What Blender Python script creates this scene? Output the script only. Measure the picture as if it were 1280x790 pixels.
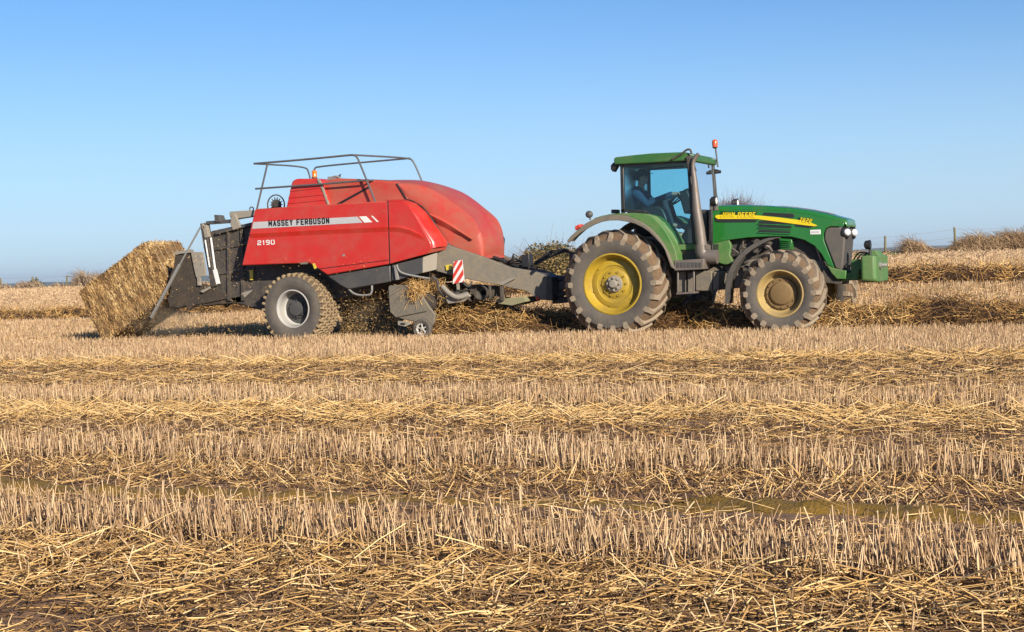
import bpy, bmesh, math, random
import numpy as np
from mathutils import Vector, Matrix, noise as mnoise
random.seed(7); RNG = np.random.default_rng(11)
for o in list(bpy.data.objects): bpy.data.objects.remove(o)
scene = bpy.context.scene
COL = scene.collection

# ------------------------------------------------------------------ camera
FPX = 1850.0
YAW = math.radians(23.5)
ROLL = math.atan(0.036)
PITCH = math.atan(60.0 / FPX)
CAM = Vector((8.74, -24.69, 1.30))
F0 = Vector((-math.sin(YAW), math.cos(YAW), 0)); H0 = Vector((math.cos(YAW), math.sin(YAW), 0)); Z0 = Vector((0, 0, 1))
FW = F0 * math.cos(PITCH) - Z0 * math.sin(PITCH)
KU = Z0 * math.cos(PITCH) + F0 * math.sin(PITCH)
RT = H0 * math.cos(ROLL) - KU * math.sin(ROLL)
UP = H0 * math.sin(ROLL) + KU * math.cos(ROLL)
cd = bpy.data.cameras.new('camera'); cam = bpy.data.objects.new('camera', cd); COL.objects.link(cam)
cam.matrix_world = Matrix(((RT.x, UP.x, -FW.x, CAM.x), (RT.y, UP.y, -FW.y, CAM.y), (RT.z, UP.z, -FW.z, CAM.z), (0, 0, 0, 1)))
cd.sensor_width = 36; cd.sensor_fit = 'HORIZONTAL'; cd.lens = 36 * FPX / 1280
cd.clip_start = 0.1; cd.clip_end = 30000
scene.camera = cam

# ------------------------------------------------------------------ light
S = (H0 * 0.60 - F0 * 1.10 + Z0 * 0.50).normalized()
EL = math.asin(S.z); AZ = math.atan2(S.x, S.y)          # clockwise from +Y
w = bpy.data.worlds.new('World'); scene.world = w; w.use_nodes = True
nt = w.node_tree; nt.nodes.clear()
sky = nt.nodes.new('ShaderNodeTexSky'); sky.sky_type = 'NISHITA'; sky.sun_disc = False
sky.sun_elevation = EL; sky.sun_rotation = AZ
sky.air_density = 1.0; sky.dust_density = 0.35; sky.ozone_density = 2.2; sky.altitude = 50
bg = nt.nodes.new('ShaderNodeBackground'); bg.inputs[1].default_value = 0.066
wo = nt.nodes.new('ShaderNodeOutputWorld')
tcw = nt.nodes.new('ShaderNodeTexCoord'); sp = nt.nodes.new('ShaderNodeSeparateXYZ'); nt.links.new(tcw.outputs['Generated'], sp.inputs[0])
mrw = nt.nodes.new('ShaderNodeMapRange'); mrw.interpolation_type = 'SMOOTHSTEP'; mrw.inputs[1].default_value = -.02; mrw.inputs[2].default_value = .19; mrw.inputs[3].default_value = .62; mrw.inputs[4].default_value = 0
nt.links.new(sp.outputs[2], mrw.inputs[0])
tn = nt.nodes.new('ShaderNodeMix'); tn.data_type = 'RGBA'; tn.blend_type = 'MULTIPLY'; tn.inputs[0].default_value = 1; tn.inputs[7].default_value = (.62, .92, 1.32, 1)
nt.links.new(sky.outputs[0], tn.inputs[6])
hz_ = nt.nodes.new('ShaderNodeMix'); hz_.data_type = 'RGBA'; hz_.inputs[7].default_value = (6.3, 8.2, 10.8, 1)
nt.links.new(mrw.outputs[0], hz_.inputs[0]); nt.links.new(tn.outputs[2], hz_.inputs[6])
nt.links.new(hz_.outputs[2], bg.inputs[0]); nt.links.new(bg.outputs[0], wo.inputs[0])
sl = bpy.data.lights.new('sun', 'SUN'); sl.energy = 5.0; sl.angle = math.radians(0.5); sl.color = (1.0, 0.91, 0.76)
so = bpy.data.objects.new('sun', sl); COL.objects.link(so); so.location = (20, -30, 30)
so.rotation_euler = S.to_track_quat('Z', 'Y').to_euler()
scene.view_settings.view_transform = 'Standard'; scene.view_settings.look = 'None'
scene.view_settings.exposure = 0.62; scene.view_settings.gamma = 1
scene.view_settings.use_curve_mapping = False
scene.render.engine = 'CYCLES'
scene.cycles.max_bounces = 6; scene.cycles.transparent_max_bounces = 12

# ------------------------------------------------------------------ helpers
def ray(px, py): return FW + RT * ((px - 640) / FPX) + UP * ((395 - py) / FPX)
def P(px, py, Y):
    d = ray(px, py); s = (Y - CAM.y) / d.y
    return (CAM.x + d.x * s, CAM.z + d.z * s)
def P3(px, py, Y):
    x, z = P(px, py, Y); return Vector((x, Y, z))
def PL(pts, Y): return [P(a, b, Y) for a, b in pts]
def PD(px, depth):                       # ground point on the bearing of a pixel column
    lat = (px - 640) / FPX * depth
    v = CAM + F0 * depth + H0 * lat
    return v.x, v.y

def M(name, col, rough=0.6, dust=0.0, dcol=(0.36, 0.27, 0.17), scale=6.0, metal=0.0, bump=0.0, bscale=40, var=0.12, spec=0.5, coat=0.0):
    col = tuple(c * .82 for c in col); dcol = tuple(c * .70 for c in dcol)
    m = bpy.data.materials.new(name); m.use_nodes = True; n = m.node_tree.nodes; l = m.node_tree.links
    b = n['Principled BSDF']; b.inputs['Metallic'].default_value = metal
    b.inputs['Specular IOR Level'].default_value = spec
    if coat: b.inputs['Coat Weight'].default_value = coat; b.inputs['Coat Roughness'].default_value = 0.15
    tc = n.new('ShaderNodeTexCoord')
    nz = n.new('ShaderNodeTexNoise'); nz.inputs['Scale'].default_value = scale; nz.inputs['Detail'].default_value = 8; nz.inputs['Roughness'].default_value = 0.68
    l.new(tc.outputs['Object'], nz.inputs['Vector'])
    c1 = n.new('ShaderNodeMix'); c1.data_type = 'RGBA'
    c1.inputs[6].default_value = (*[c * (1 - var) for c in col], 1); c1.inputs[7].default_value = (*[min(1, c * (1 + var)) for c in col], 1)
    l.new(nz.outputs[0], c1.inputs[0])
    nz2 = n.new('ShaderNodeTexNoise'); nz2.inputs['Scale'].default_value = scale * 0.45; nz2.inputs['Detail'].default_value = 10; nz2.inputs['Roughness'].default_value = 0.75
    l.new(tc.outputs['Object'], nz2.inputs['Vector'])
    mr = n.new('ShaderNodeMapRange'); mr.inputs[1].default_value = 0.62 - 0.45 * dust; mr.inputs[2].default_value = 0.85 - 0.3 * dust
    mr.inputs[3].default_value = dust * 0.25; mr.inputs[4].default_value = min(1.0, 0.25 + dust)
    l.new(nz2.outputs[0], mr.inputs[0])
    c2 = n.new('ShaderNodeMix'); c2.data_type = 'RGBA'; c2.inputs[7].default_value = (*dcol, 1)
    l.new(c1.outputs[2], c2.inputs[6])
    if dust > 0: l.new(mr.outputs[0], c2.inputs[0])
    else: c2.inputs[0].default_value = 0
    l.new(c2.outputs[2], b.inputs['Base Color'])
    r = n.new('ShaderNodeMapRange'); r.inputs[3].default_value = rough; r.inputs[4].default_value = min(1, rough + 0.4 * (dust > 0))
    if dust > 0: l.new(mr.outputs[0], r.inputs[0])
    else:
        r.inputs[0].default_value = 0
    l.new(r.outputs[0], b.inputs['Roughness'])
    if bump > 0:
        nb = n.new('ShaderNodeTexNoise'); nb.inputs['Scale'].default_value = bscale; nb.inputs['Detail'].default_value = 6
        l.new(tc.outputs['Object'], nb.inputs['Vector'])
        bp = n.new('ShaderNodeBump'); bp.inputs['Strength'].default_value = bump; bp.inputs['Distance'].default_value = 0.02
        l.new(nb.outputs[0], bp.inputs['Height']); l.new(bp.outputs[0], b.inputs['Normal'])
    return m
DUST = (0.40, 0.30, 0.19)
mt = dict(
 greenr=M('roof_green_paint', (.022, .13, .025), .45, .4, (.17, .20, .08), 7),
 mudg=M('dusty_black_mudguard', (.07, .065, .06), .6, .5, (.19, .155, .115), 7, bump=.1),
 deepgreen=M('deep_green_backing', (.006, .05, .01), .4),
 chute=M('dust_caked_chute', (.028, .024, .022), .8, .6, (.115, .078, .048), 9, bump=.4, bscale=30),
 grille=M('dusty_grille', (.085, .08, .075), .7, .6, (.17, .14, .11), 9),
 rail=M('worn_rail_steel', (.09, .09, .10), .5, .3, (.25, .19, .15), 9),
 green=M('green_paint', (0.012, 0.165, 0.022), 0.22, 0.22, (0.16, 0.17, 0.07), 5, coat=0.5),
 greend=M('dusty_green_paint', (0.035, 0.19, 0.03), 0.45, 0.5, (0.25, 0.25, 0.12), 7),
 yellow=M('yellow_decal', (0.85, 0.62, 0.01), 0.35, 0.1, DUST, 9),
 rimy=M('yellow_rim', (0.52, 0.345, 0.02), 0.4, 0.5, (0.27, 0.18, 0.045), 8),
 rimf=M('dirty_yellow_rim', (0.50, 0.35, 0.11), 0.5, 0.6, (0.38, 0.26, 0.13), 12),
 rimw=M('white_rim', (0.50, 0.48, 0.45), 0.45, 0.3, DUST, 9),
 steel=M('grey_steel', (0.30, 0.30, 0.29), 0.5, 0.35, DUST, 9, metal=0.2),
 black=M('black_plastic', (0.018, 0.018, 0.02), 0.45, 0.15, (0.16, 0.12, 0.08), 9),
 dark=M('dark_dusty_steel', (0.030, 0.030, 0.034), 0.55, 0.55, (0.16, 0.12, 0.08), 14, bump=0.25, bscale=30),
 grey=M('dusty_grey_panel', (0.125, 0.118, 0.108), 0.6, 0.6, (0.30, 0.235, 0.15), 17, bump=0.3, bscale=30, var=.3),
 greyl=M('pale_dusty_panel', (0.30, 0.27, 0.23), 0.6, 0.5, (0.36, 0.29, 0.2), 6),
 greyd=M('charcoal_panel', (0.065, 0.065, 0.066), 0.5, 0.3, (0.19, 0.16, 0.12), 6),
 exh=M('weathered_exhaust', (0.20, 0.17, 0.15), 0.5, 0.35, (0.34, 0.24, 0.16), 10, metal=0.35),
 red=M('red_paint', (0.60, 0.016, 0.010), 0.30, 0.42, (0.50, 0.115, 0.08), 5.5, coat=0.25, bump=0.03, bscale=160),
 redd=M('dusty_red_paint', (0.56, 0.022, 0.014), 0.36, 0.62, (0.43, 0.155, 0.095), 4.5, coat=0.1, bump=0.04, bscale=120),
 silver=M('silver_decal', (0.52, 0.52, 0.53), 0.35, 0.25, (0.45, 0.38, 0.33), 8),
 white=M('white_paint', (0.80, 0.79, 0.76), 0.4, 0.08, DUST, 9),
 blackink=M('black_lettering', (0.012, 0.012, 0.014), 0.4),
 redink=M('red_reflective', (0.68, 0.05, 0.03), 0.35, 0.1, DUST, 12),
 rubber=M('dusty_rubber', (0.07, 0.064, 0.06), 0.75, 0.55, (0.215, 0.17, 0.125), 7, bump=0.25, bscale=70),
 lug=M('muddy_lug', (0.27, 0.215, 0.155), 0.85, 0.6, (0.40, 0.30, 0.20), 14, bump=0.5, bscale=45),
 mud=M('caked_mud', (0.13, 0.08, 0.045), 0.95, 0.5, (0.29, 0.185, 0.105), 14, bump=0.9, bscale=26),
 balertread=M('mud_filled_tread', (0.10, 0.065, 0.04), 0.95, 0.4, (0.26, 0.17, 0.09), 25, bump=0.8, bscale=40),
 balerlug=M('straw_dusted_lug', (0.38, 0.27, 0.15), 0.85, 0.5, (0.46, 0.33, 0.18), 25, bump=0.5, bscale=50),
 amber=M('amber_lens', (0.80, 0.20, 0.01), 0.25, 0, coat=0.6),
 orange=M('orange_lens', (0.72, 0.10, 0.015), 0.25, 0, coat=0.6),
 lamp=M('lamp_glass', (0.88, 0.88, 0.86), 0.3, 0.0),
 post=M('weathered_wood', (0.20, 0.17, 0.10), 0.9, 0.4, (0.26, 0.24, 0.12), 6, bump=0.5),
 wire=M('galvanised_wire', (0.35, 0.35, 0.36), 0.5),
 skin=M('skin', (0.55, 0.32, 0.24), 0.5),
 jacket=M('navy_jacket', (0.02, 0.05, 0.11), 0.8, 0.0, bump=0.3),
 trouser=M('dark_trousers', (0.03, 0.035, 0.05), 0.85),
 cap=M('grey_cap', (0.07, 0.07, 0.08), 0.85),
 hair=M('brown_hair', (0.08, 0.05, 0.03), 0.8),
 seat=M('black_seat_fabric', (0.03, 0.03, 0.032), 0.85),
 yellowtag=M('yellow_sticker', (0.75, 0.55, 0.05), 0.4, 0.2, DUST, 20),
 twine=M('pale_twine', (0.55, 0.45, 0.30), 0.8),
)
gm = bpy.data.materials.new('tinted_cab_glass'); gm.use_nodes = True; n_ = gm.node_tree.nodes; l_ = gm.node_tree.links; n_.clear()
o_ = n_.new('ShaderNodeOutputMaterial'); mx = n_.new('ShaderNodeMixShader'); tr = n_.new('ShaderNodeBsdfTransparent'); gl = n_.new('ShaderNodeBsdfGlossy')
fr = n_.new('ShaderNodeFresnel'); fr.inputs[0].default_value = 1.5; tr.inputs[0].default_value = (0.50, 0.80, 0.86, 1); gl.inputs['Roughness'].default_value = 0.03
gl.inputs[0].default_value = (0.9, 0.95, 1, 1)
l_.new(fr.outputs[0], mx.inputs[0]); l_.new(tr.outputs[0], mx.inputs[1]); l_.new(gl.outputs[0], mx.inputs[2]); l_.new(mx.outputs[0], o_.inputs[0])
mt['glass'] = gm; gm2 = gm.copy(); gm2.name = 'rear_glass'; mt['glass2'] = gm2
for q in gm2.node_tree.nodes:
    if q.type == 'FRESNEL': q.inputs[0].default_value = 1.08
    if q.type == 'BSDF_GLOSSY': q.inputs['Roughness'].default_value = .3

def nb(): return bmesh.new()
def prism(bm, pts, y0, y1):
    """closed extrusion of an (x,z) outline between two lateral planes"""
    a = [bm.verts.new((x, y0, z)) for x, z in pts]; b = [bm.verts.new((x, y1, z)) for x, z in pts]
    n = len(pts)
    bm.faces.new(a); bm.faces.new(b[::-1])
    for i in range(n):
        j = (i + 1) % n; bm.faces.new((a[j], a[i], b[i], b[j]))
    return bm
def prism3(bm, near, far):
    a = [bm.verts.new(v) for v in near]; b = [bm.verts.new(v) for v in far]; n = len(a)
    bm.faces.new(a); bm.faces.new(b[::-1])
    for i in range(n):
        j = (i + 1) % n; bm.faces.new((a[j], a[i], b[i], b[j]))
    return bm
def box(bm, x0, x1, y0, y1, z0, z1): return prism(bm, [(x0, z0), (x1, z0), (x1, z1), (x0, z1)], y0, y1)
def grid_surf(bm, rows, closed=False):
    vs = [[bm.verts.new(p) for p in r] for r in rows]
    for i in range(len(vs) - 1):
        m = len(vs[i])
        for j in range(m if closed else m - 1):
            k = (j + 1) % m
            bm.faces.new((vs[i][j], vs[i][k], vs[i + 1][k], vs[i + 1][j]))
    return vs
def smooth_path(pts, it=2):
    pts = [Vector(p) for p in pts]
    for _ in range(it):
        q = [pts[0]]
        for a, b in zip(pts[:-1], pts[1:]): q += [a.lerp(b, .25), a.lerp(b, .75)]
        q.append(pts[-1]); pts = q
    return pts
def tube(bm, pts, r, n=8, caps=True):
    pts = [Vector(p) for p in pts]; rs = r if isinstance(r, (list, tuple)) else [r] * len(pts)
    rings = []; ref = None
    for i, p in enumerate(pts):
        t = (pts[min(i + 1, len(pts) - 1)] - pts[max(i - 1, 0)]).normalized()
        if ref is None: ref = Vector((0, 1, 0)) if abs(t.y) < .9 else Vector((1, 0, 0))
        u = (ref - t * ref.dot(t)).normalized(); v = t.cross(u); ref = u
        rings.append([bm.verts.new(p + (u * math.cos(k * 2 * math.pi / n) + v * math.sin(k * 2 * math.pi / n)) * rs[i]) for k in range(n)])
    for a, b in zip(rings[:-1], rings[1:]):
        for k in range(n): bm.faces.new((a[k], a[(k + 1) % n], b[(k + 1) % n], b[k]))
    if caps: bm.faces.new(rings[0][::-1]); bm.faces.new(rings[-1])
    return bm
def lathe(bm, prof, c=(0, 0, 0), n=48, axis='Y', mi=0):
    """prof: (axial, radius)"""
    c = Vector(c); rings = []
    for a, r in prof:
        ring = []
        for k in range(n):
            t = 2 * math.pi * k / n
            if axis == 'Y': p = Vector((r * math.cos(t), a, r * math.sin(t)))
            elif axis == 'Z': p = Vector((r * math.cos(t), r * math.sin(t), a))
            else: p = Vector((a, r * math.cos(t), r * math.sin(t)))
            ring.append(bm.verts.new(c + p))
        rings.append(ring)
    fs = []
    for a, b in zip(rings[:-1], rings[1:]):
        for k in range(n): fs.append(bm.faces.new((a[k], b[k], b[(k + 1) % n], a[(k + 1) % n])))
    for f in fs: f.material_index = mi
    return rings
def fill(bm, ring): bm.faces.new(ring)
def sphere(bm, c, r, sx=1, sy=1, sz=1, u=14, v=9):
    g = bmesh.ops.create_uvsphere(bm, u_segments=u, v_segments=v, radius=r)
    for q in g['verts']: q.co = Vector((q.co.x * sx, q.co.y * sy, q.co.z * sz)) + Vector(c)

ROOTLOC = {}
def obj(name, bm, mat, parent=None, bevel=0.0, smooth=40, recalc=True, mats=None, segs=2):
    if recalc: bmesh.ops.recalc_face_normals(bm, faces=bm.faces)
    off = ROOTLOC.get(parent.name, Vector((0, 0, 0))) if parent else Vector((0, 0, 0))
    if off.length: bmesh.ops.translate(bm, verts=bm.verts, vec=-off)
    me = bpy.data.meshes.new(name); bm.to_mesh(me); bm.free()
    for mm in (mats or [mat]): me.materials.append(mm if not isinstance(mm, str) else mt[mm])
    o = bpy.data.objects.new(name, me); COL.objects.link(o)
    if parent: o.parent = parent; ROOTLOC[o.name] = off
    if smooth:
        me.polygons.foreach_set('use_smooth', [True] * len(me.polygons))
        try: me.set_sharp_from_angle(angle=math.radians(smooth))
        except Exception: pass
    if bevel:
        b = o.modifiers.new('bevel', 'BEVEL'); b.width = bevel; b.segments = segs; b.limit_method = 'ANGLE'; b.angle_limit = math.radians(35)
        b.harden_normals = False
    return o
def tag(o, label=None, cat=None, group=None, kind=None):
    if label: o['label'] = label
    if cat: o['category'] = cat
    if group: o['group'] = group
    if kind: o['kind'] = kind
    return o
def thing(name, loc, label, cat, group=None):
    o = bpy.data.objects.new(name, None); COL.objects.link(o); o.location = loc; ROOTLOC[o.name] = Vector(loc)
    o.empty_display_size = 0.3
    return tag(o, label, cat, group)

def quadmesh(name, V, Fq, mat, tint=None, smooth=False):
    me = bpy.data.meshes.new(name)
    me.vertices.add(len(V)); me.vertices.foreach_set('co', V.astype(np.float32).ravel())
    me.loops.add(Fq.size); me.loops.foreach_set('vertex_index', Fq.astype(np.int32).ravel())
    me.polygons.add(len(Fq)); me.polygons.foreach_set('loop_start', (np.arange(len(Fq)) * 4).astype(np.int32))
    try: me.polygons.foreach_set('loop_total', np.full(len(Fq), 4, np.int32))
    except Exception: pass
    if smooth: me.polygons.foreach_set('use_smooth', np.ones(len(Fq), bool))
    me.update(calc_edges=True)
    if tint is not None:
        a = me.attributes.new('tint', 'FLOAT', 'POINT'); a.data.foreach_set('value', tint.astype(np.float32))
    me.materials.append(mat)
    o = bpy.data.objects.new(name, me); COL.objects.link(o)
    return o
def straws(base, d, L, W, tint, bend=None, seg=1, taper=0.8):
    """base (N,3), d (N,3), L, W (N,), returns verts, quads, tint"""
    N = len(base); d = d / np.linalg.norm(d, axis=1, keepdims=True)
    ref = np.where(np.abs(d[:, 2:3]) < .8, np.array([[0, 0, 1.]]), np.array([[1., 0, 0]]))
    u = np.cross(d, ref); u /= np.linalg.norm(u, axis=1, keepdims=True); v = np.cross(d, u)
    ph = RNG.random(N) * 6.28
    rings = []
    for s in range(seg + 1):
        t = s / seg
        c = base + d * (L * t)[:, None]
        if bend is not None: c = c + bend * ((t * t) * L)[:, None]
        wv = W * (1 - (1 - taper) * t) * .5
        for k in range(3):
            a = ph + k * 2.0944
            rings.append(c + (u * np.cos(a)[:, None] + v * np.sin(a)[:, None]) * wv[:, None])
    R = len(rings); V = np.stack(rings, 1).reshape(-1, 3)
    q = []
    for s in range(seg):
        for k in range(3):
            q.append((s * 3 + k, s * 3 + (k + 1) % 3, (s + 1) * 3 + (k + 1) % 3, (s + 1) * 3 + k))
    q = np.array(q)
    Fq = (np.arange(N)[:, None, None] * R + q[None]).reshape(-1, 4)
    return V, Fq, np.repeat(tint, R)
def merge(parts):
    V = []; Fq = []; T = []; off = 0
    for a, b, c in parts: V.append(a); Fq.append(b + off); T.append(c); off += len(a)
    return np.concatenate(V), np.concatenate(Fq), np.concatenate(T)
def vnoise(x, y, seed=0):
    xi = np.floor(x).astype(np.int64); yi = np.floor(y).astype(np.int64); fx = x - xi; fy = y - yi
    fx = fx * fx * (3 - 2 * fx); fy = fy * fy * (3 - 2 * fy)
    def hsh(a, b):
        h = (a * 374761393 + b * 668265263 + seed * 974711) & 0xffffffff
        h = ((h ^ (h >> 13)) * 1274126177) & 0xffffffff
        return ((h ^ (h >> 16)) & 0xffff) / 65535.0
    return (hsh(xi, yi) * (1 - fx) + hsh(xi + 1, yi) * fx) * (1 - fy) + (hsh(xi, yi + 1) * (1 - fx) + hsh(xi + 1, yi + 1) * fx) * fy
def fbm(x, y, seed=0, o=4):
    s = 0; a = .5
    for i in range(o): s = s + a * vnoise(x * 2 ** i, y * 2 ** i, seed + i); a *= .5
    return s

# ------------------------------------------------------------------ terrain
def dl(X, Y):
    dx = X - CAM.x; dy = Y - CAM.y
    return dx * F0.x + dy * F0.y, dx * H0.x + dy * H0.y
def edge_depth(lat): return np.clip(85 + (25.5 - lat) * (65 / 73.5), 60, 220)
def terrain(X, Y, detail=True):
    X = np.asarray(X, float); Y = np.asarray(Y, float)
    d, lat = dl(X, Y)
    zr = np.interp(d, [0, 30, 36, 43, 60, 85, 200], [0, 0, .25, .60, .95, 1.19, 1.5])
    zl = np.interp(d, [0, 56, 90, 150, 260], [0, 0, .40, .93, 1.2])
    t = np.clip((lat + 15) / 27, 0, 1); t = t * t * (3 - 2 * t)
    z = zl * (1 - t) + zr * t
    be = d - edge_depth(lat)
    z = z - np.clip(be - 8, 0, 400) * 0.04
    z = z + np.clip(be - 600, 0, 8000) * 0.0018
    if detail:
        k = np.clip(1 - np.abs(Y + 12) / 60, 0, 1)
        z = z + (fbm(X * 2.2, Y * 3.5, 3) - .47) * .07 * k + (fbm(X * 9, Y * 9, 9) - .47) * .035 * k
        z = z - .05 * np.exp(-((Y + 17.1 + .08 * np.sin(X * .7)) / .22) ** 2)
    return z
def gz(x, y): return float(terrain(np.array([x]), np.array([y]))[0])

def lines(segs):
    out = []
    for a, b, st in segs: out.append(np.arange(a, b, st))
    return np.concatenate(out + [np.array([segs[-1][1]])])
xs = lines([(-9000, -1000, 1000), (-1000, -200, 60), (-200, -60, 6), (-60, -16, .6), (-16, 14, .07), (14, 60, 1), (60, 200, 8), (200, 1000, 60), (1000, 9000, 1000)])
ys = lines([(-300, -40, 20), (-40, -23, 1), (-23, -4, .07), (-4, 10, .25), (10, 60, 1), (60, 300, 6), (300, 1200, 50), (1200, 12000, 900)])
XX, YY = np.meshgrid(xs, ys); ZZ = terrain(XX, YY)
Vg = np.stack([XX, YY, ZZ], -1).reshape(-1, 3); nx = len(xs); ny = len(ys)
ii = (np.arange(ny - 1)[:, None] * nx + np.arange(nx - 1)[None]).ravel()
Fg = np.stack([ii, ii + 1, ii + nx + 1, ii + nx], 1)

gmt = bpy.data.materials.new('soil_and_chaff'); gmt.use_nodes = True; n = gmt.node_tree.nodes; l = gmt.node_tree.links
b = n['Principled BSDF']; b.inputs['Roughness'].default_value = 0.95; b.inputs['Specular IOR Level'].default_value = 0.15
tc = n.new('ShaderNodeTexCoord')
def gnoise(scale, det=8, vec=None, mp=None):
    z = n.new('ShaderNodeTexNoise'); z.inputs['Scale'].default_value = scale; z.inputs['Detail'].default_value = det; z.inputs['Roughness'].default_value = .7
    if mp:
        m_ = n.new('ShaderNodeMapping'); m_.inputs['Scale'].default_value = mp; l.new(tc.outputs['Object'], m_.inputs[0]); l.new(m_.outputs[0], z.inputs['Vector'])
    else: l.new(tc.outputs['Object'], z.inputs['Vector'])
    return z
nA = gnoise(3.0, 10); nB = gnoise(22, 8); nC = gnoise(1, 6, mp=(.05, .35, 1))
rmp = n.new('ShaderNodeValToRGB'); e = rmp.color_ramp.elements
e[0].position = .36; e[0].color = (.095, .052, .031, 1); e[1].position = .72; e[1].color = (.40, .25, .13, 1)
e2 = rmp.color_ramp.elements.new(.5); e2.color = (.24, .14, .082, 1)
ad = n.new('ShaderNodeMix'); ad.data_type = 'FLOAT'; ad.inputs[0].default_value = .55
l.new(nA.outputs[0], ad.inputs[2]); l.new(nB.outputs[0], ad.inputs[3]); l.new(ad.outputs[0], rmp.inputs[0])
# beyond the field boundary: grass land
geo = n.new('ShaderNodeSeparateXYZ'); l.new(tc.outputs['Object'], geo.inputs[0])
far = n.new('ShaderNodeMapRange'); far.inputs[1].default_value = 110; far.inputs[2].default_value = 150; l.new(geo.outputs[1], far.inputs[0])
mg = n.new('ShaderNodeMix'); mg.data_type = 'RGBA'; mg.inputs[7].default_value = (.05, .075, .03, 1)
l.new(rmp.outputs[0], mg.inputs[6]); l.new(far.outputs[0], mg.inputs[0]); l.new(mg.outputs[2], b.inputs['Base Color'])
bp = n.new('ShaderNodeBump'); bp.inputs['Strength'].default_value = .9; bp.inputs['Distance'].default_value = .03
l.new(nB.outputs[0], bp.inputs['Height']); l.new(bp.outputs[0], b.inputs['Normal'])
ground = quadmesh('ground', Vg, Fg, gmt, smooth=True); ground['kind'] = 'structure'

# distant hills
def hills():
    bm = nb(); rows = []
    for j in range(14):
        row = []
        for i in range(121):
            px = -400 + i * 20
            dep = 5200 + j * 180
            x, y = PD(px, dep)
            prof = max(0, math.sin(math.pi * j / 13)) ** 1.0
            h = (mnoise.noise(Vector((px * .006 + 2.1, 0, 0))) * .5 + .5) * 26 + mnoise.noise(Vector((px * .025, j * .2, 1))) * 5
            h *= 1.0 + 1.3 * math.exp(-((px - 1150) / 140) ** 2)
            row.append((x, y, -16 + prof * (h + 14)))
        rows.append(row)
    grid_surf(bm, rows)
    o = obj('hills', bm, M('hill_pasture', (.06, .085, .04), .9, .4, (.12, .11, .05), .004), smooth=60); o['kind'] = 'structure'
hills()

# ------------------------------------------------------------------ straw materials
def straw_mat(name, cols, rough=.55):
    m = bpy.data.materials.new(name); m.use_nodes = True; n = m.node_tree.nodes; l = m.node_tree.links
    b = n['Principled BSDF']; b.inputs['Roughness'].default_value = rough; b.inputs['Specular IOR Level'].default_value = .35
    at = n.new('ShaderNodeAttribute'); at.attribute_name = 'tint'
    r = n.new('ShaderNodeValToRGB'); els = r.color_ramp.elements
    els[0].position = 0; els[0].color = (*cols[0], 1); els[1].position = 1; els[1].color = (*cols[-1], 1)
    for i, c in enumerate(cols[1:-1]): k = els.new((i + 1) / (len(cols) - 1)); k.color = (*c, 1)
    l.new(at.outputs['Fac'], r.inputs[0]); l.new(r.outputs[0], b.inputs['Base Color'])
    return m
SM_stub = straw_mat('stubble_stem', [(.045, .023, .011), (.17, .095, .048), (.36, .22, .115), (.57, .375, .205), (.76, .55, .33)])
SM_straw = straw_mat('loose_straw', [(.03, .016, .008), (.15, .08, .034), (.38, .215, .08), (.66, .40, .14), (.88, .62, .30)])
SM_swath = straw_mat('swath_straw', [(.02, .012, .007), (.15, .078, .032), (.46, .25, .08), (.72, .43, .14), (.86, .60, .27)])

def xr(Y0, Y1, margin=3.5):
    """visible x-range (world) for lateral band"""
    out = []
    for Y in (Y0, Y1):
        for px in (0, 1280):
            d = F0 + H0 * ((px - 640) / FPX); s = (Y - CAM.y) / d.y; out.append(CAM.x + d.x * s)
    return min(out) - margin, max(out) + margin
def invis(X, Y, margin=2.0):
    d, lat = dl(X, Y); return np.abs(lat) < d * .385 + margin
def stand(Y0, Y1, dens, h, wd, tilt, rowsp=.13, jit=.025, hs=.18, lo=.3, hi=1.0, lean=0.0, patch=0.0, leanx=0.0):
    x0, x1 = xr(Y0, Y1); N = int((x1 - x0) * (Y1 - Y0) * dens)
    X = RNG.uniform(x0, x1, N); nr = max(1, round((Y1 - Y0) / rowsp)); Y = Y0 + (RNG.integers(0, nr, N) + .5) * (Y1 - Y0) / nr + RNG.normal(0, jit, N)
    Y = Y + .05 * np.sin(X * .5)
    X = X + RNG.normal(0, .01, N)
    k = invis(X, Y)
    if patch: k &= fbm(X * .9, Y * 2.2, 77) > patch * RNG.uniform(.6, 1.2, N)
    X = X[k]; Y = Y[k]; N = len(X)
    Z = terrain(X, Y) - .01
    mod = .75 + .5 * fbm(X * 1.7, Y * 1.1, 31)
    L = h * mod * RNG.normal(1, hs, N).clip(.35, 1.5)
    cl = (fbm(X * 2.5, Y * 2.5, 55) - .47) * 2.5
    d = np.stack([RNG.normal(leanx, tilt, N) + cl * tilt, RNG.normal(lean, tilt, N), np.ones(N)], 1)
    W = wd * RNG.uniform(.6, 1.3, N)
    return straws(np.stack([X, Y, Z], 1), d, L, W, RNG.uniform(lo, hi, N) * (.8 + .4 * fbm(X * .6, Y * .8, 5)).clip(0, 1))
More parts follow.
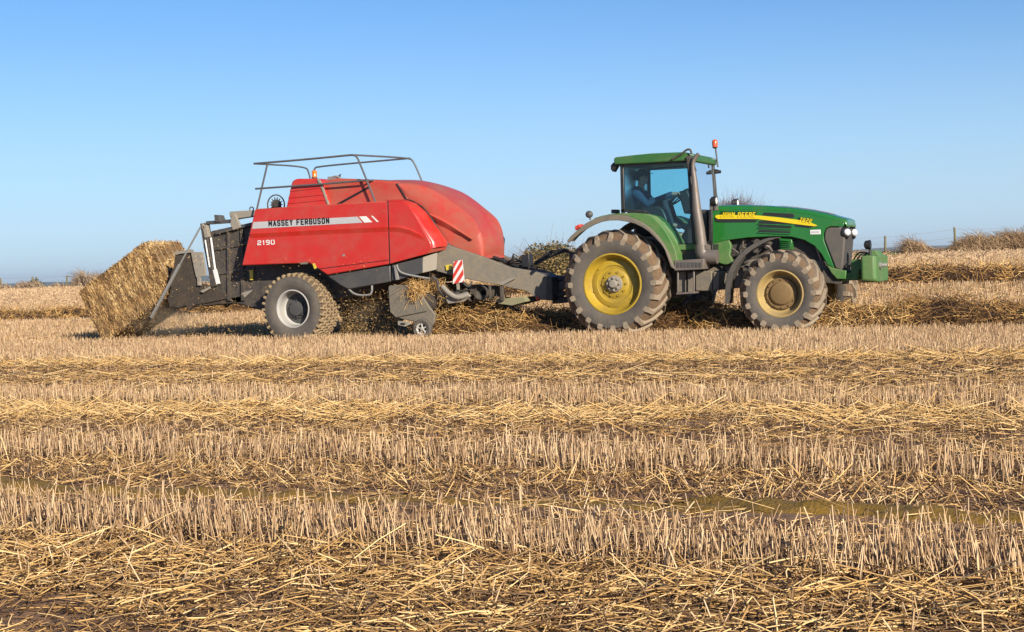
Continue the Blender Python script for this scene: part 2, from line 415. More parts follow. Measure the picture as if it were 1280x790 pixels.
def lie(Y0, Y1, dens, ln, wd, lo=.2, hi=1.0, zup=.03, el=.15, ax=.6, patch=0.0, bendy=.0, x01=None, pw=1.5):
    x0, x1 = x01 or xr(Y0, Y1); N = int((x1 - x0) * (Y1 - Y0) * dens)
    X = RNG.uniform(x0, x1, N); Y = RNG.uniform(Y0, Y1, N); k = invis(X, Y)
    if patch: k &= fbm(X * 1.3, Y * 2.6, 41) > patch * RNG.uniform(.7, 1.15, N)
    X = X[k]; Y = Y[k]; N = len(X)
    az = RNG.normal(0, 1.5 - ax, N) + np.where(RNG.random(N) < .5, 0, math.pi)
    e = np.abs(RNG.normal(0, el, N))
    d = np.stack([np.cos(az) * np.cos(e), np.sin(az) * np.cos(e), np.sin(e)], 1)
    Z = terrain(X, Y) + RNG.random(N) ** pw * zup + .003
    L = ln * RNG.lognormal(0, .45, N).clip(.3, 2.2); W = wd * RNG.uniform(.5, 1.3, N)
    bn = None
    seg = 1
    if bendy: bn = np.stack([RNG.normal(0, bendy, N), RNG.normal(0, bendy, N), -np.abs(RNG.normal(0, bendy * .5, N))], 1); seg = 2
    return straws(np.stack([X, Y, Z], 1) - d * (L * .4)[:, None] * np.array([1, 1, 0]), d, L, W, RNG.uniform(lo, hi, N), bn, seg)

# standing stubble in drill rows, band by band towards the camera
st = [stand(-18.85, -18.1, 430, .165, .0072, .17, hs=.25, lean=-.02, leanx=-.06, rowsp=.12),
      stand(-18.1, -17.45, 120, .11, .007, .45, hs=.3), stand(-19.7, -18.85, 70, .12, .007, .55),
      stand(-16.2, -15.35, 330, .165, .0075, .13, hs=.22, patch=.22),
      stand(-17.05, -16.2, 95, .11, .007, .5),
      stand(-15.35, -14.4, 70, .12, .007, .45),
      stand(-12.3, -10.9, 400, .155, .0074, .12, patch=.18),
      stand(-14.4, -12.3, 75, .09, .007, .5),
      stand(-10.9, -5.8, 70, .09, .008, .5),
      stand(-5.8, -.7, 330, .165, .0082, .11, patch=.16),
      stand(-20.9, -19.7, 35, .09, .007, .7, patch=.45),
      stand(-.7, 5, 120, .14, .010, .15),
      stand(5, 16, 80, .15, .013, .12, rowsp=.15), stand(20.5, 36, 40, .16, .02, .12, rowsp=.2, lo=.35)]
o = quadmesh('stubble', *merge(st)[:2], SM_stub, merge(st)[2]); tag(o, 'rows of upright cut stubble stems in bands across the field', 'stubble', kind='stuff')
fa = []
for d0, d1, dens, hh, ww in [(36, 60, 16, .17, .034), (60, 95, 7, .2, .055), (95, 160, 3, .22, .08)]:
    fa.append(stand(d0, d1, dens, hh, ww, .12, rowsp=.5, jit=.1, lo=.45))
    fa.append(lie(d0, d1, dens * .8, .4, ww * .9, lo=.3, zup=.05, el=.2))
V_, F_, T_ = merge(fa)
cen = V_[F_[:, 0]]; d_, la_ = dl(cen[:, 0], cen[:, 1]); keep = d_ < edge_depth(la_) + 1
o = quadmesh('far_stubble', V_, F_[keep], SM_stub, T_); tag(o, 'pale stubble covering the far half of the field behind the machines', 'stubble', kind='stuff')
# loose straw lying between the bands
ls = [lie(-21.5, -19.0, 1050, .105, .0068, lo=.22, zup=.045, el=.22, ax=.3, patch=.33, bendy=.16),
      lie(-21.5, -18.3, 1100, .032, .006, lo=.0, hi=.6, el=.3, ax=.2),
      lie(-19.3, -18.7, 420, .15, .0072, lo=.3, zup=.06, el=.28, ax=.4, bendy=.12), lie(-18.8, -17.5, 260, .10, .0065, lo=.0, zup=.03, ax=.3),
      lie(-17.3, -16.9, 75, .13, .006, ax=.7, lo=.5),
      lie(-17.0, -16.1, 420, .10, .007, lo=.1, ax=.3, el=.4), lie(-16.2, -15.2, 260, .10, .007, lo=.0, ax=.5),
      lie(-15.2, -12.1, 270, .14, .0075, lo=.05, zup=.045, ax=.6, el=.2, patch=.42),
      lie(-17.0, -12.1, 400, .04, .006, lo=.0, hi=.6, el=.3, ax=.2),
      lie(-12.1, -10.6, 300, .12, .007, lo=.0),
      lie(-10.6, -5.5, 190, .17, .009, lo=.0, hi=.85, zup=.05, ax=.7, el=.16, patch=.46), lie(-12, -5.5, 160, .06, .008, lo=0, hi=.6, el=.3, ax=.2),
      lie(-5.6, -.5, 170, .15, .008, lo=.1),
      lie(-6.7, -5.6, 260, .20, .009, lo=.6, zup=.08, ax=.7, el=.22), lie(-11.6 , -10.6, 90, .2, .009, lo=.6, zup=.08),
      lie(-13.6, -12.3, 300, .18, .0085, lo=.65, zup=.07, ax=.6, el=.25, patch=.38), lie(-9.6, -8.2, 120, .2, .009, lo=.6, zup=.06, ax=.7, patch=.44),
      lie(-.5, 5, 130, .17, .011, lo=.1, zup=.05), lie(5, 16, 60, .2, .016, lo=.2, zup=.05), lie(20.5, 36, 30, .25, .024, lo=.3, zup=.05, el=.2)]
V_, F_, T_ = merge(ls); o = quadmesh('loose_straw', V_, F_, SM_straw, T_); tag(o, 'loose golden straw strewn over the soil between the stubble rows', 'straw', kind='stuff')

# moss strip in the tramline
def moss():
    x0, x1 = xr(-17.6, -16.6); xs = np.arange(x0, x1, .04); ys = np.arange(-17.55, -16.75, .04)
    X, Y = np.meshgrid(xs, ys); c = -17.12 - .08 * np.sin(X * .7) ; t = np.abs(Y - c) / .16
    Z = terrain(X, Y) + .04 * (1 - t ** 2) + (fbm(X * 2.6, Y * 5, 21) - .47) * .17 + (fbm(X * 18, Y * 18, 22) - .47) * .03
    V = np.stack([X, Y, Z], -1).reshape(-1, 3); a = len(xs)
    i = (np.arange(len(ys) - 1)[:, None] * a + np.arange(a - 1)[None]).ravel()
    m = M('olive_moss', (.21, .115, .008), .95, .35, (.26, .15, .04), 9, bump=.8, bscale=60, var=.35)
    o = quadmesh('moss', V, np.stack([i, i + 1, i + a + 1, i + a], 1), m, smooth=True)
    tag(o, 'olive green moss growing along the wheel track in front of the nearest stubble', 'moss', kind='stuff')
moss()

# straw swaths
def swath(name, yc, x0, x1, hf, wf, N, label, wid, ln, seed, gapn=.0):
    """mound core plus straws lying over it; hf(x): height, wf(x): half width"""
    parts = []
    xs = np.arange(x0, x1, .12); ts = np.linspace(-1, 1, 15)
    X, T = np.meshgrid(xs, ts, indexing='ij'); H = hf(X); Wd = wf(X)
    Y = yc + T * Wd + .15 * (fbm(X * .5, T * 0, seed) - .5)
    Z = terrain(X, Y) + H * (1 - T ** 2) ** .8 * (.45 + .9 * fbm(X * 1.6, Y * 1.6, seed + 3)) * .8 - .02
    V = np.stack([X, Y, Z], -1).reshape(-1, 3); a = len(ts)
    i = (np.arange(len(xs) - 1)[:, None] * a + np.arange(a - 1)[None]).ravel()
    parts.append((V, np.stack([i, i + 1, i + a + 1, i + a], 1), np.full(len(V), .09)))  # core tinted dark to stand for the shade in gaps between straws
    X = RNG.uniform(x0, x1, N); T = RNG.uniform(-1.1, 1.1, N); k = invis(X, yc + 0 * X, 2); X = X[k]; T = T[k]; n = len(X)
    Y = yc + T * wf(X) + .15 * (fbm(X * .5, T * 0, seed) - .5); Hh = hf(X) * np.clip(1 - T ** 2, 0, 1) ** .8 * (.45 + .9 * fbm(X * 1.6, Y * 1.6, seed + 3))
    Z = terrain(X, Y) + Hh * RNG.uniform(.5, 1.0, n)
    az = RNG.uniform(0, 6.28, n); e = RNG.normal(0, .45, n)
    d = np.stack([np.cos(az) * np.cos(e), np.sin(az) * np.cos(e), np.sin(e)], 1)
    L = ln * RNG.lognormal(0, .4, n).clip(.3, 2); bn = RNG.normal(0, .28, (n, 3)); bn[:, 2] -= .25
    parts.append(straws(np.stack([X, Y, Z], 1) - d * (L * .5)[:, None], d, L, wid * RNG.uniform(.5, 1.4, n), (RNG.uniform(.1, 1, n) * (.25 + 1.5 * (fbm(X * 1.3, Y * 1.5, seed + 8) - .12))).clip(0, 1), bn, 2))
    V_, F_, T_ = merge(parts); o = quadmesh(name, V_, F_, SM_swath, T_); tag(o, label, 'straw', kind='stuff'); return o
XPICK = P(545, 390, 1.2)[0]
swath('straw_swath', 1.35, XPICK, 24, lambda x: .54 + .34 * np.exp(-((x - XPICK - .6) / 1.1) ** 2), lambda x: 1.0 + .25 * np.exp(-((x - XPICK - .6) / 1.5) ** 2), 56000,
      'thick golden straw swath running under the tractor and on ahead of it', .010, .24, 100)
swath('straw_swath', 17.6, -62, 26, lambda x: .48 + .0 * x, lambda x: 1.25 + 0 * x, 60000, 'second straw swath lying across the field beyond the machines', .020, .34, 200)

# ------------------------------------------------------------------ wheels
def make_wheel(name, parent, loc, R, W, rimR, kind, nl, flip=False):
    """wheel with its outer face at local y=0, tyre width W going to +y. rim is the part, tyre and hub its sub-parts"""
    # tyre
    bm = nb(); lugh = .048 if kind != 'baler' else .022
    Rc = R - lugh
    sw = .07 * R / .9 if kind != 'baler' else .02
    prof = [(.10 * W, rimR * .985), (.045 * W, rimR * 1.01), (.02 * W, rimR * 1.05), (-.01 * W, rimR + (Rc - rimR) * .30), (-.03 * W, rimR + (Rc - rimR) * .48), (-.02 * W, rimR + (Rc - rimR) * .64), (.01 * W, Rc - sw * 2.1)]
    lathe(bm, prof, n=64, mi=0)
    pr2 = [(.01 * W, Rc - sw * 2.1), (.045 * W, Rc - sw * 1.2), (.12 * W, Rc - sw * .45), (.25 * W, Rc - .004), (.5 * W, Rc + .01), (.75 * W, Rc - .004), (.88 * W, Rc - sw * .45), (.955 * W, Rc - sw * 1.2), (.99 * W, Rc - sw * 2.1)]
    lathe(bm, pr2, n=64, mi=1)
    lathe(bm, [(W - a, r) for a, r in prof[::-1]], n=64, mi=0)
    bmesh.ops.remove_doubles(bm, verts=bm.verts, dist=.0005)
    rnd = random.Random(5)
    if kind != 'baler':
        for side in (0, 1):
            for i in range(nl):
                a0 = 2 * math.pi * (i + .5 * side) / nl
                st = [(-.02 * W, -.105, Rc - sw * 2.6, .030), (-.005 * W, -.045, Rc - sw * 1.5, .042), (.07 * W, -.0, Rc - sw * .75, .036), (.28 * W, .62, Rc + .0, .027), (.53 * W, 1.15, Rc + .01, .024)]
                rows = []
                for j, (yy, da, rr, hw) in enumerate(st):
                    ang = a0 + (max(da, 0) * 2 * math.pi / nl * 1.0) * (1 if not flip else 1)
                    if j < 2: ang = a0
                    hw2 = hw / rr; top = [.004, .02, lugh, lugh, lugh * .9][j] + rnd.uniform(-.004, .004)
                    y = yy if side == 0 else W - yy
                    def pt(an, r, y=y): return (r * math.cos(an), y, r * math.sin(an))
                    rows.append([pt(ang - hw2 * 1.25, rr - .012), pt(ang - hw2 * .8, rr + top), pt(ang + hw2 * .8, rr + top), pt(ang + hw2 * 1.25, rr - .012)])
                    if j < 2: rows[-1] = [(p[0], p[1] - (top if side == 0 else -top), p[2]) for p in rows[-1]]
                vs = grid_surf(bm, rows, closed=True)
                bm.faces.new(vs[0][::-1]); bm.faces.new(vs[-1])
                bm.faces.ensure_lookup_table()
                for f in bm.faces[-(4 * 4 + 2):]: f.material_index = 2
    else:
        for row in range(5):
            for i in range(nl):
                a0 = 2 * math.pi * (i + .5 * (row % 2)) / nl; y0 = (.03 + .19 * row) * W; y1 = y0 + .18 * W; da = math.pi / nl * .8
                rr = Rc + (.002 if 0 < row < 4 else -.006)
                path = [(y0, a0), (y0 + .05 * W, a0 + da * .9), (y1 - .04 * W, a0 + da * .9), (y1, a0), (y1 - .05 * W, a0 - da * .3)]
                rows = []
                for y, an in path:
                    hw2 = .016 / rr; t = lugh
                    rows.append([((rr - .01) * math.cos(an - hw2), y, (rr - .01) * math.sin(an - hw2)), ((rr + t) * math.cos(an - hw2), y, (rr + t) * math.sin(an - hw2)), ((rr + t) * math.cos(an + hw2), y + .012, (rr + t) * math.sin(an + hw2)), ((rr - .01) * math.cos(an + hw2), y + .012, (rr - .01) * math.sin(an + hw2))])
                vs = grid_surf(bm, rows, closed=True); bm.faces.new(vs[0][::-1]); bm.faces.new(vs[-1])
                bm.faces.ensure_lookup_table()
                for f in bm.faces[-(4 * 4 + 2):]: f.material_index = 2
        for i in range(nl):     # shoulder blocks
            a0 = 2 * math.pi * i / nl
            for y0, y1 in ((-.015 * W, .06 * W), (1.015 * W, .94 * W)):
                h = .02 / Rc; pr = []
                for an in (a0 - h, a0 + h): pr.append([((Rc - .05) * math.cos(an), y0, (Rc - .05) * math.sin(an)), ((Rc + .012) * math.cos(an), y0, (Rc + .012) * math.sin(an)), ((Rc + .02) * math.cos(an), y1, (Rc + .02) * math.sin(an)), ((Rc - .05) * math.cos(an), y1, (Rc - .05) * math.sin(an))])
                prism3(bm, pr[0], pr[1]); bm.faces.ensure_lookup_table()
                for f in bm.faces[-6:]: f.material_index = 2
    tread, lug = (('balertread', 'balerlug') if kind == 'baler' else ('mud', 'lug'))
    tyre = obj('tyre', bm, None, None, mats=['rubber', tread, lug], smooth=35)
    # rim
    bm = nb(); hb = nb()
    if kind == 'rear':
        prof = [(.035, rimR + .015), (.015, rimR + .01), (.01, rimR - .015), (.03, rimR - .025), (.06, rimR - .04), (.09, rimR - .05), (.155, rimR - .085), (.17, rimR - .10), (.155, rimR - .12), (.15, rimR * .62), (.165, rimR * .60), (.17, rimR * .50), (.155, rimR * .47), (.15, rimR * .30), (.15, .0)]
        lathe(bm, prof, n=64)
        for k in range(10):
            a = 2 * math.pi * k / 10; lathe(bm, [(.155, 0), (.13, .016), (.13, .02), (.155, .02)], (rimR * .40 * math.cos(a), 0, rimR * .40 * math.sin(a)), n=8)
        for k in range(6):
            a = 2 * math.pi * k / 6 + .3; lathe(bm, [(.158, 0), (.14, .014), (.14, .018), (.158, .018)], (rimR * .74 * math.cos(a), 0, rimR * .74 * math.sin(a)), n=8)
        lathe(hb, [(.16, .15), (.12, .15), (.105, .14), (.10, .08), (.05, .075), (.03, .06), (.025, 0)], n=28)
        for k in range(8):
            a = 2 * math.pi * k / 8; lathe(hb, [(.10, .022), (.07, .022), (.065, .012), (.065, 0)], (.108 * math.cos(a), 0, .108 * math.sin(a)), n=6)
        rm, hm, hr = 'rimy', 'greyl', None
    elif kind == 'front':
        prof = [(.03, rimR + .012), (.012, rimR + .01), (.008, rimR - .012), (.03, rimR - .025), (.10, rimR - .055), (.17, rimR - .075), (.19, rimR - .10), (.19, rimR * .35), (.19, 0)]
        lathe(bm, prof, n=56)
        lathe(hb, [(.19, rimR * .70), (.155, rimR * .69), (.14, rimR * .66), (.14, rimR * .52), (.12, rimR * .50), (.10, rimR * .46), (.095, rimR * .43), (.09, 0)], n=40)
        for k in range(12):
            a = 2 * math.pi * k / 12; lathe(hb, [(.145, .014), (.12, .014), (.12, 0)], (rimR * .6 * math.cos(a), 0, rimR * .6 * math.sin(a)), n=6)
        rm, hm = 'rimf', 'rimfhub'
    else:
        prof = [(.03, rimR + .012), (.01, rimR + .01), (.006, rimR - .01), (.03, rimR - .02), (.10, rimR - .035), (.12, rimR - .028), (.24, rimR - .045), (.26, rimR - .075), (.25, 0)]
        lathe(bm, prof, n=56)
        lathe(hb, [(.255, rimR * .82), (.245, rimR * .80), (.235, rimR * .55), (.20, rimR * .5), (.20, rimR * .42), (.13, rimR * .38), (.12, rimR * .2), (.12, 0)], n=40)
        for k in range(8):
            a = 2 * math.pi * k / 8; lathe(hb, [(.21, .018), (.17, .018), (.165, 0)], (rimR * .46 * math.cos(a), 0, rimR * .46 * math.sin(a)), n=6)
        rm, hm = 'rimw', 'greyd'
    # barrel back so nothing shows through
    lathe(bm, [(prof[-2][0] + .03, rimR - .06), (W - .05, rimR - .03), (W - .01, rimR + .01)], n=40)
    if hm == 'rimfhub':
        if 'rimfhub' not in mt: mt['rimfhub'] = M('rusty_ochre_hub', (.22, .14, .045), .6, .6, (.22, .13, .06), 16)
    rim = obj(name, bm, rm); hub = obj('hub', hb, hm)
    rim.parent = parent; rim.location = Vector(loc) - ROOTLOC[parent.name]
    tyre.parent = rim; hub.parent = rim
    if flip: rim.rotation_euler = (0, 0, math.pi)
    return rim
def copy_wheel(src, y, rot=math.pi, spin=.3, dx=0):
    c = src.copy(); COL.objects.link(c); c.parent = src.parent; c.location = src.location.copy(); c.location.y = y; c.location.x += dx
    c.rotation_euler = (0, 0, rot)
    for ch in src.children:
        k = ch.copy(); COL.objects.link(k); k.parent = c
    return c

GLY = {
 'M': [[(0, 0), (0, 1), (.5, .35), (1, 1), (1, 0)]], 'A': [[(0, 0), (.5, 1), (1, 0)], [(.22, .33), (.78, .33)]],
 'S': [[(1, .84), (.84, 1), (.16, 1), (0, .84), (0, .66), (.16, .52), (.84, .48), (1, .34), (1, .16), (.84, 0), (.16, 0), (0, .16)]],
 'E': [[(1, 1), (0, 1), (0, 0), (1, 0)], [(0, .5), (.85, .5)]], 'Y': [[(0, 1), (.5, .5), (1, 1)], [(.5, .5), (.5, 0)]],
 'F': [[(1, 1), (0, 1), (0, 0)], [(0, .5), (.85, .5)]], 'R': [[(0, 0), (0, 1), (.84, 1), (1, .86), (1, .62), (.84, .46), (0, .46)], [(.5, .46), (1, 0)]],
 'G': [[(1, .8), (.84, 1), (.16, 1), (0, .84), (0, .16), (.16, 0), (.84, 0), (1, .16), (1, .5), (.55, .5)]],
 'U': [[(0, 1), (0, .16), (.16, 0), (.84, 0), (1, .16), (1, 1)]], 'O': [[(.5, 1), (.16, 1), (0, .84), (0, .16), (.16, 0), (.84, 0), (1, .16), (1, .84), (.84, 1), (.5, 1)]],
 'N': [[(0, 0), (0, 1), (1, 0), (1, 1)]], 'J': [[(1, 1), (1, .16), (.84, 0), (.16, 0), (0, .16), (0, .3)]], 'H': [[(0, 0), (0, 1)], [(1, 0), (1, 1)], [(0, .5), (1, .5)]],
 'D': [[(0, 0), (0, 1), (.8, 1), (1, .8), (1, .2), (.8, 0), (0, 0)]],
 '2': [[(0, .84), (.16, 1), (.84, 1), (1, .84), (1, .62), (.84, .5), (.16, .44), (0, .3), (0, 0), (1, 0)]], '1': [[(.25, .82), (.6, 1), (.6, 0)]],
 '9': [[(1, .5), (.16, .5), (0, .64), (0, .86), (.16, 1), (.84, 1), (1, .86), (1, .16), (.84, 0), (.1, 0)]], '0': [[(.5, 1), (.16, 1), (0, .84), (0, .16), (.16, 0), (.84, 0), (1, .16), (1, .84), (.84, 1), (.5, 1)]],
 '7': [[(0, 1), (1, 1), (.4, 0)]], '8': [[(.5, 1), (.16, 1), (0, .86), (0, .64), (.16, .52), (.84, .52), (1, .64), (1, .86), (.84, 1), (.5, 1)], [(.16, .52), (0, .4), (0, .14), (.16, 0), (.84, 0), (1, .14), (1, .4), (.84, .52)]],
}
def text(name, s_, p0, p1, height, mat, parent, y, slant=0.0, wt=.17, gap=.45, **kw):
    """block lettering built from straight strokes along p0 to p1 (x,z) on the plane y"""
    adv = []; 
    for ch in s_: adv.append(.55 if ch == ' ' else (.62 if ch == '1' else 1.15 if ch == 'M' else 1.0))
    tot = sum(adv) + gap * (len(s_) - 1); bm = bmesh.new(); ax = Vector((p1[0] - p0[0], 0, p1[1] - p0[1])); Lw = ax.length; e = ax / Lw; upv = Vector((-e.z, 0, e.x)); k = Lw / tot; u0 = 0; cnt = 0
    t_ = height * wt; O = Vector((p0[0], y, p0[1]))
    for ch, a in zip(s_, adv):
        for pl in GLY.get(ch, []):
            pts = [O + e * (u0 * k + t_ / 2 + q[0] * (a * k - t_) ) + e * (q[1] * height * slant) + upv * (t_ / 2 + q[1] * (height - t_)) for q in pl]
            for A, B2 in zip(pts[:-1], pts[1:]):
                d = (B2 - A).normalized(); n_ = Vector((-d.z, 0, d.x)) * t_ / 2; ex = d * t_ * .35; dep = Vector((0, -.0004 * (cnt % 4), 0)); cnt += 1
                q4 = [A - ex - n_ + dep, B2 + ex - n_ + dep, B2 + ex + n_ + dep, A - ex + n_ + dep]
                prism3(bm, q4, [v + Vector((0, .004, 0)) for v in q4])
        u0 += a + gap
    return obj(name, bm, mat, parent, smooth=0)

# ================================================================== TRACTOR
TR = thing('tractor', (0, 1.25, 0), 'green farm tractor with yellow wheel rims pulling the red baler', 'tractor')
YN, YF = 0.0, 2.5
rx, rz = P(766, 355, .05); fx_, fz_ = P(975, 367, .05)
rear = make_wheel('rear_wheel', TR, (rx, YN, rz), .965, .66, .535, 'rear', 20)
copy_wheel(rear, YF)
front = make_wheel('front_wheel', TR, (fx_, YN + .02, fz_), .735, .52, .395, 'front', 18)
copy_wheel(front, 2.12)
CY = 1.25
# chassis: transmission block, axles, frame rails
bm = nb()
prism(bm, PL([(842, 330), (905, 326), (1000, 322), (1052, 330), (1052, 348), (1000, 352), (905, 362), (842, 365)], .95), .95, 1.55)
lathe(bm, [(.5, .17), (1.0, .21), (1.5, .21), (2.0, .17)], (rx, 0, rz), n=20)
lathe(bm, [(.35, .11), (.6, .12), (1.9, .12), (2.15, .11)], (fx_, 0, fz_), n=16)
prism(bm, PL([(775, 300), (850, 300), (850, 372), (775, 372)], .95), .8, 1.7)
obj('chassis', bm, 'grey', TR, bevel=.02)
bm = nb()
for (a, b_, c, d_) in [(846, 339, 857, 366), (859, 340, 868, 366), (869, 339, 890, 364), (891, 340, 899, 363)]:
    prism(bm, PL([(a, b_), (c, b_ - .4), (c, d_ - .4), (a, d_)], .35), .35, .8)
obj('fuel_tank', bm, 'grey', TR, bevel=.02)
bm = nb(); prism(bm, PL([(843, 325.5), (880, 323.5), (880, 336.5), (843, 338.5)], .08), .08, .45); 
prism(bm, PL([(845, 366), (868, 364.5), (868, 367), (845, 368.5)], .12), .12, .45)
for a in (846, 866): prism(bm, PL([(a, 338), (a + 2, 338), (a + 2, 366), (a, 366)], .14), .14, .18)
obj('step', bm, 'exh', TR, bevel=.008)
bm = nb()
for k in range(7): prism(bm, PL([(846 + k * 4.6, 328), (849 + k * 4.6, 328), (849 + k * 4.6, 334), (846 + k * 4.6, 334)], .075), .070, .078)
obj('step_grip', bm, 'greyd', TR)
# engine bay
bm = nb(); prism(bm, PL([(905, 298), (990, 290), (1036, 300), (1040, 345), (1000, 345), (905, 350)], 1.0), 1.0, 1.5)
rr = random.Random(3)
for k in range(26):
    px, py = rr.uniform(912, 968), rr.uniform(300, 345); a = P(px, py, .93)
    if rr.random() < .5: lathe(bm, [(.86, .0), (.86, rr.uniform(.02, .07)), (1.0, .05)], (a[0], 0, a[1]), n=10)
    else: tube(bm, [P3(px, py, .93), P3(px + rr.uniform(-14, 14), py + rr.uniform(-10, 14), .9), P3(px + rr.uniform(-16, 16), py + rr.uniform(0, 20), .95)], rr.uniform(.01, .025), 6)
obj('engine', bm, 'dark', TR, bevel=.01)
bm = nb(); prism(bm, PL([(889, 303), (911, 299), (914, 308), (912, 318), (917, 330), (905, 331), (890, 326)], .84), .84, .95)
obj('side_panel', bm, 'greend', TR, bevel=.015)
bm = nb()
prism(bm, PL([(974, 298), (989, 299), (991, 312), (974, 311)], .82), .84, .95)
for k in range(5): prism(bm, PL([(976, 300 + k * 2.5), (988, 301 + k * 2.5), (988, 302 + k * 2.5), (976, 301 + k * 2.5)], .81), .80, .84)
obj('radiator_louvre', bm, 'green', TR, bevel=.004)
# bonnet: shaped shell
top = PL([(887, 258), (897, 256), (927, 255.6), (961, 256.6), (989, 258.8), (1013, 262), (1036, 266.8), (1054, 272.5)], .95)
bot = PL([(888.6, 305), (911, 300), (934.7, 297), (967.5, 295.5), (989, 296), (1005, 300), (1017.5, 307), (1027, 318), (1036, 334), (1043, 336), (1029.5, 300), (1029.5, 292), (1032, 285.5), (1038, 283), (1055.5, 283.5)], .83)
# resample as columns: for each station top z and bottom z
def zat(poly, x):
    for (a, b_), (c, d_) in zip(poly[:-1], poly[1:]):
        if a <= x <= c: return b_ + (d_ - b_) * (x - a) / max(1e-6, c - a)
    return poly[-1][1] if x > poly[-1][0] else poly[0][1]
XN = P(1055, 283, .85)[0]; XR = P(887, 270, .85)[0]
side_bot = PL([(888.6, 305), (911, 300), (934.7, 297), (967.5, 295.5), (989, 296), (1005, 300), (1017.5, 307), (1027, 318), (1034, 331)], .83)
front_edge = PL([(1034, 331), (1043, 335), (1030, 301), (1029.5, 292), (1032, 285.5), (1038, 283), (1055, 283.2)], .83)
bm = nb()
# side skins (near and far)
topedge = PL([(887, 265), (900, 263), (927, 262), (961, 262.5), (989, 264.5), (1013, 268), (1036, 273), (1055, 278.5)], .83)
outline = [p for p in topedge] + [p for p in front_edge[::-1]][0:] + side_bot[::-1][1:]
for (y0, y1) in ((.83, .86), (1.67, 1.64)): prism(bm, outline, y0, y1)
# top skin, rounded across
rows = []
for i in range(len(topedge)):
    tx, tz = topedge[i]; cx, cz = top[min(i, len(top) - 1)]; h = max(.02, zat(top, tx) - tz)
    row = []
    for k in range(15):
        u = k / 14; a = math.pi * u
        sx = -math.copysign(abs(math.cos(a)) ** .5, math.cos(a)); y = CY + .42 * sx
        z = tz + h * abs(math.sin(a)) ** .55
        row.append((tx, y, z))
    rows.append(row)
vs = grid_surf(bm, rows); bm.faces.new(vs[0])
# nose cap going down to the headlight line
x1, z1 = topedge[-1]; zb = P(1055, 283.4, .83)[1]
nose = []
for (dx, dz) in ((0, 0), (.045, -.02), (.06, -.05), (.055, zb - z1)):
    nose.append([(x1 + dx - .02 * (abs(k / 7 - 1) ** 4), rows[-1][k][1], (rows[-1][k][2] if dx < .05 else z1) + dz * (1 if dx >= .05 else 1)) for k in range(15)])
grid_surf(bm, nose)
bonnet = obj('bonnet', bm, 'green', TR, bevel=.012, smooth=50)
# dusty ridge on top of bonnet
bm = nb(); rows = []
for i in range(20):
    px = 975 + i * 3.6; x, z = P(px, 258, CY); zt = zat(top, x) 
    rows.append([(x, CY + yy, zt + .012 - abs(yy) * .05) for yy in (-.2, -.1, 0, .1, .2)])
grid_surf(bm, rows); obj('bonnet_ridge', bm, 'greyl', bonnet)
def strip(pts, y, th, mat, parent, name, bevel=.003):
    b_ = nb(); prism(b_, PL(pts, y), y, y + th); return obj(name, b_, mat, parent, bevel=bevel)
strip([(893, 272), (893.6, 276.5), (897, 278), (944, 277.8), (947, 275)], .822, .012, 'black', bonnet, 'stripe_recess')
strip([(993, 279), (994, 283), (1012, 285), (1018, 283), (1000, 280)], .822, .012, 'black', bonnet, 'stripe_recess')
strip([(893.8, 271.5), (894.5, 269.3), (898, 268.5), (946, 269.2), (975, 272), (998, 275), (1013, 278.2), (1022, 282), (1018, 283), (993, 280), (975, 277.6), (946, 273.8), (897, 273.8)], .815, .012, 'yellow', bonnet, 'yellow_stripe')
strip([(955, 265.6), (991, 267), (993.5, 270), (991, 272.5), (952.5, 268.8)], .824, .012, 'black', bonnet, 'air_intake')
for k, (a, b_) in enumerate([(276, 279.2), (281.2, 284), (287, 289.8)]):
    strip([(949, a), (991 - k, a + 1.5 + .4 * k), (989 - k, b_ + 1.6), (947.5, b_)], .824, .012, 'black', bonnet, 'louvre_slot')
    strip([(947, b_ + .2), (990 - k, b_ + 2.2), (989 - k, b_ + 3.4), (946.5, b_ + 1.3)], .808, .02, 'green', bonnet, 'louvre')
strip([(1012.5, 287.4), (1025.6, 287), (1025.8, 292.8), (1012.8, 293.2)], .822, .012, 'white', bonnet, 'label_plate')
strip([(1014, 289), (1024, 288.8), (1024, 291.2), (1014, 291.4)], .820, .004, 'silver', bonnet, 'label_print', 0)
text('lettering', 'JOHN DEERE', P(900.5, 271.4, .80), P(943.5, 271.4, .80), .086, 'yellow', bonnet, .806, slant=.15, wt=.19, gap=.28)
strip([(996.5, 275.6), (998.5, 271.4), (1014.8, 273.6), (1013.6, 278)], .818, .01, 'deepgreen', bonnet, 'number_backing', 0)
text('model_number', '7820', P(998, 277.2, .80), P(1013, 279.0, .80), .078, 'yellow', bonnet, .806, slant=.3, bold=.03)
strip([(898.8, 269.2), (901, 264.2), (945.8, 264.2), (944.8, 269.6)], .818, .01, 'deepgreen', bonnet, 'lettering_backing', 0)
